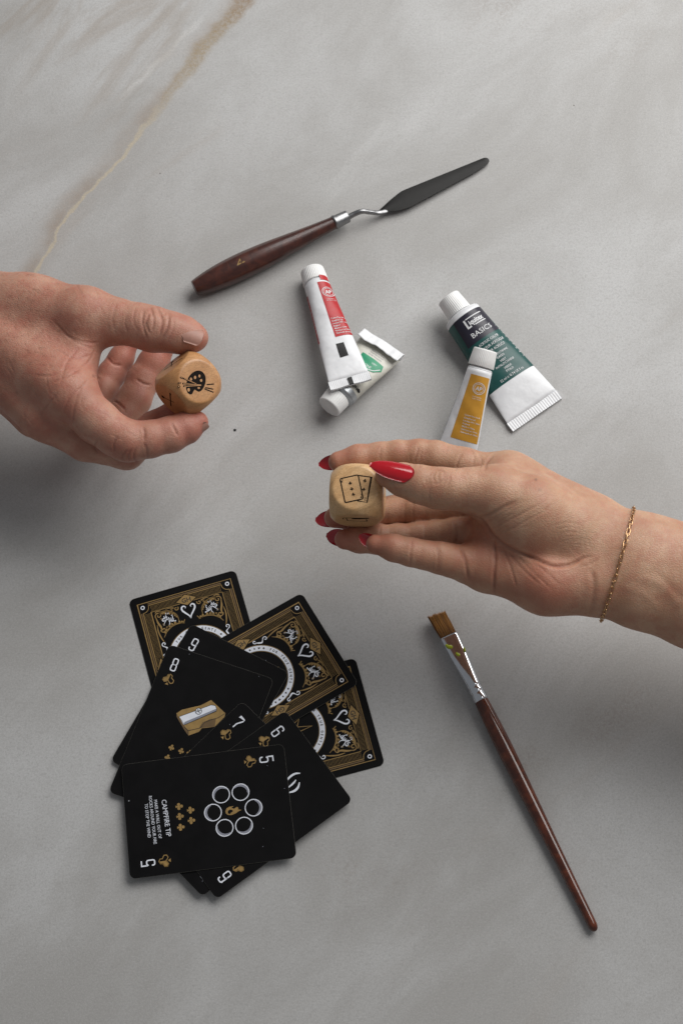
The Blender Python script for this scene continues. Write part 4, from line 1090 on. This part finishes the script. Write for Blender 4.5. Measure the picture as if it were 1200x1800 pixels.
def seg_dist(p, line):
    """distance of 2-D points to a polyline, and position 0..1 along it"""
    best = np.full(len(p), 1e9); line = np.asarray(line, float); tt = np.zeros(len(p)); n = len(line) - 1
    for i in range(n):
        a, b = line[i], line[i + 1]; ab = b - a; t = np.clip(((p - a) @ ab) / (ab @ ab), 0, 1); d = np.linalg.norm(p - a - t[:, None] * ab, axis=1)
        u = d < best; best[u] = d[u]; tt[u] = (i + t[u]) / n
    return best, tt
from mathutils import noise as mnoise
def build_hand(root, hand, mat, creases, blush, moles, bumps=(), name='hand_skin'):
    V, F = hand.mesh(); N = hand.normal(V)
    px = proj(V); face_cam = (N @ (-FWD)) > .05
    seen = np.zeros(len(V), bool)
    # only skin actually in view takes the crease lines, so they do not run through to fingers behind
    dep = (V - CP) @ FWD; cell = {}
    key = (px // 3).astype(int)
    order = np.argsort(dep)
    kk = key[:, 0] * 100000 + key[:, 1]
    u, first = np.unique(kk[order], return_index=True); mind = dict(zip(u.tolist(), dep[order][first].tolist()))
    front = dep < np.array([mind[k] for k in kk.tolist()]) + 5.0
    tint = np.zeros((len(V), 4), np.float32); tint[:, 3] = 1
    disp = np.zeros(len(V))
    for item in creases:
        line, w_, dp, red = item
        L_ = catmull(line, 5) if len(line) > 2 else np.array(line, float)
        lo, hi = L_.min(0) - 14, L_.max(0) + 14
        sel = np.where(face_cam & front & (px > lo).all(1) & (px < hi).all(1))[0]
        if not len(sel): continue
        d, t_ = seg_dist(px[sel], L_); d = d / 3.2
        fade = np.clip(np.minimum(t_, 1 - t_) * 5 + .25, 0, 1)
        g_ = np.exp(-(d / w_) ** 2) * fade * (.8 if mat == 'skin_tan' else 1.0)
        disp[sel] -= dp * g_
        disp[sel] += dp * .12 * np.exp(-((d - w_ * 1.9) / (w_ * 1.1)) ** 2) * fade
        tint[sel, 1] = np.maximum(tint[sel, 1], (red * np.exp(-(d / (w_ * .9)) ** 2) * fade).astype(np.float32))
    for (x, y, r_, amt) in bumps:
        sel = np.where(face_cam & front)[0]; d = np.linalg.norm(px[sel] - (x, y), axis=1); disp[sel] += amt * np.exp(-(d / r_) ** 2)
    for (c, r_, amt) in blush:
        d = np.linalg.norm(V - np.asarray(c), axis=1); tint[:, 0] = np.minimum(1, tint[:, 0] + amt * np.exp(-(d / r_) ** 2))
    for (x, y, r_, amt) in moles:
        d = np.linalg.norm(px - (x, y), axis=1); tint[:, 2] = np.maximum(tint[:, 2], amt * np.exp(-(d / r_) ** 2) * front)
    lowf = np.array([mnoise.noise(Vector(v * .055)) for v in V[::1]]) if len(V) < 400000 else 0
    disp += lowf * .38
    V = V + N * disp[:, None]
    o = part(name, V, F, mat, root)
    at = o.data.color_attributes.new('tint', 'FLOAT_COLOR', 'POINT'); at.data.foreach_set('color', tint.ravel())
    return o
def nail(root, base, dirv, nrm, length, width, tip, mat, cross=.22, bow=.10, thick=.55, label=None):
    """a curved finger nail: base point on the skin, growing along dirv, facing nrm"""
    d = unit(dirv); n = unit(np.array(nrm) - d * (np.array(nrm) @ d)); s_ = np.cross(d, n); NL, NW = 22, 14; base = np.array(base)
    T = []; B = []
    for i in range(NL + 1):
        k = i / NL
        if tip == 'almond': hw = width / 2 * max(.10, (1 - max(0, (k - .24) / .76) ** 2.5)) ** .64 * (min(1, k * 5 + .5) ** .6)
        else: hw = width / 2 * (1 - max(0, (k - .72) / .28) ** 2.6 * .62) * (min(1, k * 4 + .55) ** .6)
        for j in range(NW + 1):
            x = 2 * j / NW - 1
            p = base + d * (length * k + (0 if 0 < k else 0) - (1 - x * x) * width * .16 * (1 - k) * (1 if k < .3 else 0) * (1 - k / .3 if k < .3 else 0)) + s_ * hw * x
            h = -cross * width * (x * hw / (width / 2)) ** 2 - bow * length * (k - .35) ** 2 * (1 if k > .35 else .6)
            ed = min(1, (1 - abs(x)) * 4, (1 - k) * 7 + .15)
            T.append(p + n * (h + thick * .5 * ed ** .5)); B.append(p + n * (h - thick * .35))
    m_ = len(T); V = T + B; F = []
    def ix(i, j): return i * (NW + 1) + j
    for i in range(NL):
        for j in range(NW):
            F.append((ix(i, j), ix(i + 1, j), ix(i + 1, j + 1), ix(i, j + 1))); F.append((m_ + ix(i, j), m_ + ix(i, j + 1), m_ + ix(i + 1, j + 1), m_ + ix(i + 1, j)))
    rim = [ix(i, 0) for i in range(NL + 1)] + [ix(NL, j) for j in range(1, NW + 1)] + [ix(i, NW) for i in range(NL - 1, -1, -1)] + [ix(0, j) for j in range(NW - 1, 0, -1)]
    for a_, b_ in zip(rim, rim[1:] + rim[:1]): F.append((a_, b_, m_ + b_, m_ + a_))
    o = part('fingernail', V, F, mat, root, label=label)
    return o

# ---- the bare hand from the left (thumb uppermost in the picture, back of the hand to the camera)
zl = lambda pts: [(x * .36667, 440 + y * .36667) for x, y in pts]
root = thing('hand', 'bare ruddy hand with short nail reaching in from the left holding the palette die', 'hand', P(60, 620, 30))
H = Hand((-345, 0, 2), (-60, 178, 128), .75)
H.base.lo, _hi = np.array([-450., -8., 2.]), np.array([-60., 182., 126.])
H = Hand(H.base.lo, _hi, .75)
W = P(-95, 575, 62)
Earm = P(-950, 545, 52)
flat = (unit((.1, .35, .93)), .80)
H.cone(Earm, W, 40, 29, 8, flat)
H.cone(W, P(-40, 565, 66), 29, 24, 8, flat)
mI, mM, mR, mL_ = P(122, 694, 78), P(78, 732, 64), P(64, 728, 48), P(56, 705, 33)
H.cone(P(-70, 545, 68), mI, 17, 13, 8)
H.cone(P(-75, 580, 66), mM, 16, 12.6, 8)
H.cone(P(-80, 600, 58), mR, 15, 11.5, 8); H.cone(P(-85, 605, 48), mL_, 15, 10.5, 8)
H.cone(P(-60, 525, 66), P(60, 541, 72), 18, 17, 9)
H.cone(P(50, 540, 72), P(150, 556, 79), 17, 15.2, 9)
H.tri(P(150, 566, 76), P(128, 672, 74), P(-30, 585, 66), 11.5, 8)
H.tri(mI, mR, P(-60, 585, 60), 10, 8)
H.tri(mI, P(40, 560, 66), P(-60, 560, 60), 13, 8)
tM, tI, tT = P(150, 556, 79), P(270, 579, 81), P(342, 594, 80)
H.finger([(tM, 15.2), (P(205, 565, 80), 12.6), (P(245, 572, 81), 11.9), (tI, 12.2), (P(300, 584, 81), 11.0), (P(325, 590, 80), 10.2), (tT, 7.8)], 3, 9)
iP, iD, iT = P(226, 775, 72), P(300, 764, 69), P(347, 742, 68)
H.finger([(mI, 13), (P(170, 740, 76), 12.0), (P(205, 766, 73), 11.2), (iP, 11.4), (P(262, 772, 71), 10.0), (iD, 9.7), (P(328, 752, 68), 8.7), (iT, 6.0)], 2.5, 6)
mP_, mD, mT = P(222, 792, 51), P(272, 752, 50), P(306, 727, 54)
H.finger([(mM, 12.6), (P(150, 775, 57), 11), (mP_, 10.4), (mD, 9.2), (mT, 7.6)], 2.5, 6)
rP, rD, rT = P(205, 752, 34), P(252, 668, 33), P(287, 606, 38)
H.finger([(mR, 11.5), (P(140, 760, 40), 10.6), (rP, 10.2), (P(236, 703, 33), 9.7), (rD, 9.2), (P(270, 638, 35), 8.8), (rT, 7.2)], 2.5, 6)
lP, lD, lT = P(165, 722, 22), P(196, 658, 22), P(226, 604, 27)
H.finger([(mL_, 10.5), (P(112, 722, 27), 9.2), (lP, 8.6), (P(182, 685, 22), 8.2), (lD, 7.9), (P(213, 630, 24), 7.2), (lT, 6.0)], 2.5, 6)
H.finish()
cr = []
def CL(pts, w_=.55, d_=.5, red=.5): cr.append((zl(pts), w_, d_, red))
for pts in ([(690, 285), (684, 350), (706, 425)], [(722, 272), (738, 335), (728, 395)], [(752, 270), (778, 335), (766, 405)], [(812, 305), (803, 370), (775, 430)], [(720, 300), (700, 350), (722, 405)]): CL(pts, .6, .62, .45)
for pts in ([(650, 275), (640, 330), (655, 380)], [(610, 300), (600, 350), (612, 395)], [(560, 250), (540, 330), (560, 410)], [(835, 330), (830, 380), (800, 440)]): CL(pts, .5, .28, .2)
for pts in ([(478, 442), (400, 440), (300, 400)], [(440, 500), (360, 520), (280, 480)], [(400, 560), (330, 600), (240, 640)], [(430, 610), (380, 680), (355, 760), (350, 850)], [(400, 650), (340, 700), (300, 780)], [(380, 470), (320, 540), (290, 640)], [(460, 470), (420, 540), (350, 580)], [(330, 560), (250, 600), (170, 600)], [(280, 680), (230, 740), (190, 800)], [(440, 470), (350, 430), (250, 330)]): CL(pts, .6, .34, .25)
for pts in ([(612, 955), (588, 985), (592, 1010)], [(655, 945), (640, 985), (655, 1022)], [(690, 925), (705, 960), (708, 1005)], [(630, 950), (615, 985), (625, 1018)], [(470, 905), (455, 940), (470, 975)], [(560, 900), (545, 930), (550, 970)]): CL(pts, .55, .45, .4)
for pts in ([(688, 850), (694, 880), (690, 910)], [(822, 832), (840, 862), (852, 888)], [(655, 618), (690, 640), (722, 645)], [(516, 515), (545, 545), (580, 552)], [(545, 720), (570, 735), (600, 765)], [(445, 600), (460, 610), (480, 620)]): CL(pts, .6, .7, .6)
rr_ = random.Random(5)
for k in range(46):                                                 # fine lines over the back of the hand
    x, y = rr_.uniform(20, 620), rr_.uniform(150, 900); an = rr_.gauss(1.0, .5); l_ = rr_.uniform(30, 80)
    CL([(x, y), (x + l_ * .5 * math.cos(an) + rr_.gauss(0, 5), y + l_ * .5 * math.sin(an)), (x + l_ * math.cos(an), y + l_ * math.sin(an))], .42, .16, .08)
for k in range(14):                                                 # and lengthwise lines on the thumb
    x, y = rr_.uniform(500, 700), rr_.uniform(270, 420); CL([(x, y), (x - rr_.uniform(0, 12), y + rr_.uniform(20, 45))], .4, .16, .1)
bl = [(tT, 13, .55), (iT, 14, .75), (iD, 11, .35), (mT, 14, .7), (rT, 16, .6), (rD, 13, .5), (lT, 15, .55), (lD, 13, .5), (iP, 12, .45), (mI, 14, .35), (mM, 14, .4), (tI, 12, .35), (P(140, 640, 84), 16, .4), (P(70, 560, 90), 18, .15), (P(20, 640, 80), 22, .2)]
build_hand(root, H, 'skin_ruddy', cr, bl, [(30, 690, 3, .35), (150, 700, 2.5, .3), (55, 545, 2.5, .35), (118, 655, 2, .3), (88, 610, 2, .25)], [(205, 810, 9, .3), (270, 560, 10, .35)])
nb = H.surf_cam(325, 582); nn_ = unit(H.normal(H.surf_cam(340, 586)) + np.array([.05, .25, .1]))
nail(root, nb - nn_ * .25, P(358, 592, nb[2] - 2.2) - nb, nn_, 10.6, 11.0, 'round', 'nail_bare', .16, .12, .5)
ib = H.surf_from(P(340, 747, 68), np.array([.72, -.66, .1]))
nail(root, ib - unit((.72, -.66, .1)) * .5, P(362, 735, 68) - P(340, 750, 68), (.7, -.68, .1), 5.2, 7.4, 'round', 'nail_bare', .24, .14, .5)
# forearm and wrist hairs
hr = random.Random(9); Vh = []; Fh = []
for k in range(420):
    x, y = hr.uniform(-30, 135), hr.uniform(470, 690)
    if hr.random() < x / 150: continue
    p0 = H.surf_cam(x, y); n0 = H.normal(p0)
    if abs(H.sample(p0)) > 1.5: continue
    d0 = unit(np.array([.75 + hr.gauss(0, .25), -.45 + hr.gauss(0, .3), 0])); d0 = unit(d0 - n0 * (d0 @ n0)); l_ = hr.uniform(3, 6.5)
    mid = p0 + d0 * l_ * .5 + n0 * .7; tip_ = p0 + d0 * l_ + n0 * .45; sd = np.cross(d0, n0); o = len(Vh)
    for c0, ww in ((p0 - n0 * .2, .045), (mid, .04), (tip_, .012)):
        for j in range(3): Vh.append(c0 + (sd * math.cos(j * 2.094) + n0 * math.sin(j * 2.094)) * ww)
    for i in range(2):
        for j in range(3): Fh.append((o + 3 * i + j, o + 3 * i + (j + 1) % 3, o + 3 * i + 3 + (j + 1) % 3, o + 3 * i + 3 + j))
M['hair'] = plain('hair', (.20, .11, .06), .4)
part('arm_hair', Vh, Fh, 'hair', root, stuff=True)

# ---- the hand with red nails from the right (palm to the camera, thumb over the die)
z2 = lambda pts: [(540 + x * .3, 740 + y * .3) for x, y in pts]
z3 = lambda pts: [(820 + x * .31667, 760 + y * .31667) for x, y in pts]
root = thing('hand', 'hand with long red nails reaching in from the right, holding the card die', 'hand', P(980, 950, 40))
lo_, hi_ = np.array([-24., -192., 20.]), np.array([420., 70., 132.])
H = Hand(lo_, hi_, .75)
W = P(1082, 990, 78)
vn = unit((.05, -.12, 1))
H.cone(P(2200, 1320, 56), P(1600, 1158, 62), 42, 37.5, 8, (vn, .85)); H.cone(P(1600, 1158, 62), P(1240, 1036, 74), 37.5, 31.2, 8, (vn, .8)); H.cone(P(1240, 1036, 74), P(1130, 1002, 77), 31.2, 28.6, 8, (vn, .74)); H.cone(P(1130, 1005, 78), P(1050, 975, 78), 29.0, 27.5, 8, (vn, .66))
mI, mM, mR, mL_ = P(893, 842, 79), P(893, 885, 70), P(872, 938, 68), P(852, 992, 74)
H.cone(P(1030, 915, 80), mI, 14.5, 10.8, 8); H.cone(P(1040, 950, 75), mM, 14, 11, 8); H.cone(P(1040, 990, 75), mR, 14, 11, 8); H.cone(P(1040, 1020, 77), mL_, 14, 10.3, 8)
H.cone(P(868, 1004, 75), P(960, 1026, 79), 10.5, 14.5, 8); H.cone(P(960, 1026, 79), P(1040, 1030, 78), 14.5, 14, 8)
H.tri(mI, mL_, P(1040, 975, 76), 11.5, 8); H.tri(mI, P(1050, 930, 78), P(1050, 1020, 77), 12, 8)
tC, tM, tI, tT = P(1000, 925, 86), P(872, 870, 97), P(770, 858, 103), P(680, 836, 103)
H.cone(tC, P(930, 900, 92), 16, 18, 8); H.cone(P(930, 900, 92), tM, 18, 13, 8); H.cone(P(985, 935, 86), P(920, 925, 86), 14, 17, 8)
H.cone(P(905, 845, 82), tM, 10, 11, 9)
H.finger([(tM, 13), (P(820, 861, 101), 10.8), (P(792, 860, 103), 10.2), (tI, 10.4), (P(738, 851, 104), 9.6), (P(706, 843, 104), 8.4), (tT, 6.4)], 3, 9)
iP, iD, iT = P(735, 801, 78), P(668, 803, 77), P(595, 812, 77)
H.finger([(mI, 10.8), (P(815, 818, 79), 9.4), (P(765, 804, 79), 8.6), (iP, 8.8), (P(700, 800, 78), 8.0), (iD, 7.8), (P(630, 806, 77), 7.4), (iT, 5.6)], 2.2, 6)
fP, fD, fT = P(730, 893, 66), P(657, 902, 65), P(588, 910, 66)
H.finger([(mM, 11), (P(810, 890, 68), 9.0), (P(760, 892, 66), 8.4), (fP, 8.4), (P(692, 897, 65), 7.8), (fD, 7.8), (P(622, 909, 65), 7.4), (fT, 5.8)], 2.2, 6)
rP, rD, rT = P(738, 944, 65), P(664, 949, 66), P(606, 948, 68)
H.finger([(mR, 11), (P(800, 940, 69), 8.8), (P(765, 942, 66), 8.2), (rP, 8.1), (P(700, 947, 65), 7.7), (rD, 7.8), (P(632, 948, 67), 7.4), (rT, 5.6)], 2.2, 6)
lP, lD, lT = P(771, 980, 84), P(722, 970, 87), P(660, 957, 88)
H.finger([(mL_, 10.3), (P(815, 990, 78), 9.2), (P(792, 985, 81), 8.4), (lP, 8.2), (P(746, 975, 86), 7.5), (lD, 7.4), (P(692, 963, 88), 7.0), (lT, 5.0)], 2.2, 6)
H.finish()
cr = []
def CP2(pts, w_=.55, d_=.5, red=.5): cr.append((z2(pts), w_, d_, red))
def CP3(pts, w_=.55, d_=.5, red=.5): cr.append((z3(pts), w_, d_, red))
CP3([(5, 455), (80, 488), (145, 575), (240, 645), (370, 700), (470, 738), (560, 735), (640, 705)], .9, 1.25, .75)
CP3([(85, 472), (170, 440), (290, 375)], .9, .55, .4); CP3([(150, 528), (250, 478), (410, 398)], .7, .34, .3); CP3([(200, 560), (300, 505), (460, 420)], .65, .24, .2); CP3([(110, 500), (210, 440), (330, 372)], .5, .35, .15)
CP3([(150, 600), (158, 700), (150, 800), (152, 905)], .8, 1.0, .8); CP3([(200, 640), (240, 740), (275, 860)], .7, .4, .4); CP3([(215, 650), (310, 760), (400, 840)], .7, .34, .35); CP3([(320, 680), (420, 760), (520, 850)], .7, .25, .3); CP3([(262, 665), (370, 780), (470, 870)], .5, .3, .2)
CP3([(690, 760), (705, 850), (688, 1000)], 1.5, .5, .3); CP3([(470, 750), (560, 745), (640, 700), (690, 690)], .7, .5, .35); CP3([(730, 700), (690, 730), (640, 745)], .6, .35, .2)
for k in range(9): CP3([(520 + 12 * k, 610 + 9 * k), (600 + 9 * k, 590 + 16 * k), (690 + 6 * k, 600 + 22 * k)], .5, .20, .08)
for k in range(6): CP3([(470 + 25 * k, 520 + 20 * k), (560 + 22 * k, 500 + 26 * k), (640 + 18 * k, 520 + 30 * k)], .5, .16, .06)
for k in range(16):
    x = rr_.uniform(100, 640); y = rr_.uniform(250, 620); CP3([(x, y), (x + rr_.uniform(40, 110), y - rr_.uniform(15, 70))], .42, .14, .06)
CP3([(870, 860), (980, 900), (1080, 1000)], 1.8, -.16, .0); CP3([(960, 800), (1080, 850), (1200, 990)], 2.4, -.26, 0); CP3([(1040, 760), (1130, 860), (1200, 930)], 1.8, .15, .0)
CP2([(898, 742), (925, 830), (943, 930)], .8, .8, .8); CP2([(860, 600), (875, 660), (870, 720)], .8, .7, .6)
CP2([(757, 735), (765, 800), (760, 885)], .55, .5, .5); CP2([(770, 735), (780, 800), (775, 885)], .45, .35, .3); CP2([(617, 690), (606, 760), (600, 845)], .55, .5, .5)
CP2([(690, 610), (685, 655), (690, 700)], .5, .4, .35); CP2([(430, 620), (425, 660), (430, 690)], .5, .35, .3); CP2([(625, 460), (618, 530), (625, 600)], .5, .45, .4); CP2([(575, 470), (570, 530), (575, 600)], .45, .3, .3)
CP2([(652, 145), (640, 200), (618, 270)], .6, .55, .45); CP2([(668, 160), (660, 220), (655, 285)], .5, .4, .3); CP2([(430, 155), (426, 200), (428, 245)], .5, .4, .35); CP2([(600, 190), (602, 240), (598, 280)], .45, .35, .3)
CP2([(905, 190), (880, 240), (868, 290)], .6, .5, .45); CP2([(1090, 200), (1050, 245), (1038, 290)], .7, .65, .5); CP2([(950, 160), (975, 200), (970, 260)], .5, .35, .3); CP2([(1000, 190), (1020, 230), (1010, 275)], .5, .3, .3)
for pts in ([(722, 300), (712, 340), (720, 378)], [(740, 285), (770, 290), (800, 300), (795, 340), (760, 368), (735, 362)], [(745, 300), (735, 330), (748, 355)], [(772, 300), (765, 330), (772, 355)], [(815, 300), (812, 340), (795, 372)], [(700, 320), (694, 350), (705, 385)], [(830, 310), (832, 350), (815, 385)]): CP2(pts, .5, .42, .35)
CP2([(720, 390), (712, 440), (725, 490)], .6, .3, .2); CP2([(1010, 570), (1080, 540), (1200, 470)], .7, .45, .35); CP2([(1080, 610), (1140, 580), (1200, 545)], .6, .35, .2)
bl = [(iT, 14, .75), (iD, 10, .4), (fT, 14, .6), (rT, 14, .85), (lT, 13, .85), (lD, 10, .45), (lP, 10, .4), (mL_, 12, .35), (mR, 12, .4), (rP, 10, .4), (tT, 10, .3), (P(925, 1020, 92), 16, .5), (P(985, 1035, 92), 16, .45), (P(880, 960, 82), 14, .55), (iP, 10, .4), (P(840, 960, 80), 14, .4)]
build_hand(root, H, 'skin_tan', cr, bl, [(941, 843, 2.2, .9), (948, 861, 3.0, .4), (1082, 870, 2, .3)], [])
tb = H.surf_cam(722, 833); tn_ = unit(H.normal(H.surf_cam(712, 834)) * .55 + np.array([-.05, .16, .85]))
nail(root, tb + tn_ * .75, P(652, 816.5, tb[2] - 1.2) - tb, tn_, 22.0, 10.6, 'almond', 'nail_red', .17, .09, .9)
def under(p, q, nrm, length, width):
    b_ = H.surf_from(p, nrm); d_ = np.array(q) - np.array(p)
    nail(root, b_ - unit(nrm) * .4 - unit(d_) * 3.5, d_, nrm, length, width, 'almond', 'nail_red', .24, .05, .8)
under(P(592, 811, 77), P(560, 815, 74), (.1, .30, -.9), 14.5, 8.6)
under(P(588, 910, 66), P(557, 909, 62), (-.1, .1, -1), 14.5, 9.6)
under(P(605, 947, 68), P(570, 939, 65), (-.2, .35, -.9), 13.0, 9.4)
under(P(657, 956, 88), P(628, 944, 87), (-.3, .62, -.6), 10.5, 7.8)

# ---------------------------------------------------------------- bracelet round the wrist
A0 = P(1110, 900, 78); A1 = P(1058, 1086, 78); mid = (A0 + A1) / 2; along = unit((A1 - A0) * np.array([1, 1, 0])); upv = unit(np.array([0.02, -.02, 1]))
rootb = thing('bracelet', 'thin gold box chain bracelet round the wrist of the red nailed hand', 'bracelet', mid - np.array([0, 0, 22]))
ctr = mid.copy(); loop = []
for k in range(240):
    an = 2 * math.pi * k / 240; d_ = along * math.cos(an) + upv * math.sin(an)
    loop.append(H.surf_from(ctr, d_, 60) + d_ * .75)
loop = np.array(loop)
for _ in range(6): loop = (np.roll(loop, 1, 0) + loop * 2 + np.roll(loop, -1, 0)) / 4
per = np.linalg.norm(np.roll(loop, -1, 0) - loop, axis=1); cum = np.r_[0, np.cumsum(per)]; total = cum[-1]
nl = int(total / 3.15); nl += nl % 2
def at_len(q):
    q = q % total; j = np.searchsorted(cum, q, side='right') - 1; j = min(j, 239); f_ = (q - cum[j]) / per[j]; return loop[j] + (loop[(j + 1) % 240] - loop[j]) * f_
def link_shape():
    path = rounded(1.75, 4.1, .42, 2); V = []; n_ = len(path); m2 = 6
    for i in range(n_):
        t_ = unit(np.r_[path[(i + 1) % n_] - path[i - 1], 0]); o_ = np.array([t_[1], -t_[0], 0])
        for j in range(m2):
            a_ = 2 * math.pi * j / m2 + .5; V.append(np.r_[path[i], 0] + o_ * .27 * math.cos(a_) + np.array([0, 0, .27 * math.sin(a_)]))
    F = [(i * m2 + j, i * m2 + (j + 1) % m2, ((i + 1) % n_) * m2 + (j + 1) % m2, ((i + 1) % n_) * m2 + j) for i in range(n_) for j in range(m2)]
    return np.array(V), F
LV, LF = link_shape(); lm_ = None
for k in range(nl):
    q = k * total / nl; p = at_len(q); t_ = unit(at_len(q + 1.2) - at_len(q - 1.2)); o_ = unit(H.normal(p)); o_ = unit(o_ - t_ * (o_ @ t_)); sd = np.cross(t_, o_)
    tw = (math.pi / 2 if k % 2 else 0) + .55 * math.sin(k * .7) + .35
    s1 = sd * math.cos(tw) + o_ * math.sin(tw); o1 = np.cross(s1, t_)
    if lm_ is None:
        lm_ = bpy.data.meshes.new('link'); lm_.from_pydata((LV * MM).tolist(), [], LF); lm_.materials.append(M['gold']); lm_.polygons.foreach_set('use_smooth', [True] * len(LF))
    ob = bpy.data.objects.new('link', lm_); C.objects.link(ob); ob.parent = rootb
    pl_ = p + o_ * (.15 if k % 2 == 0 else .35)
    mt_ = Matrix.Identity(4)
    for i in range(3): mt_[i][0], mt_[i][1], mt_[i][2], mt_[i][3] = s1[i], t_[i], o1[i], pl_[i] * MM - rootb.location[i]
    ob.matrix_local = mt_
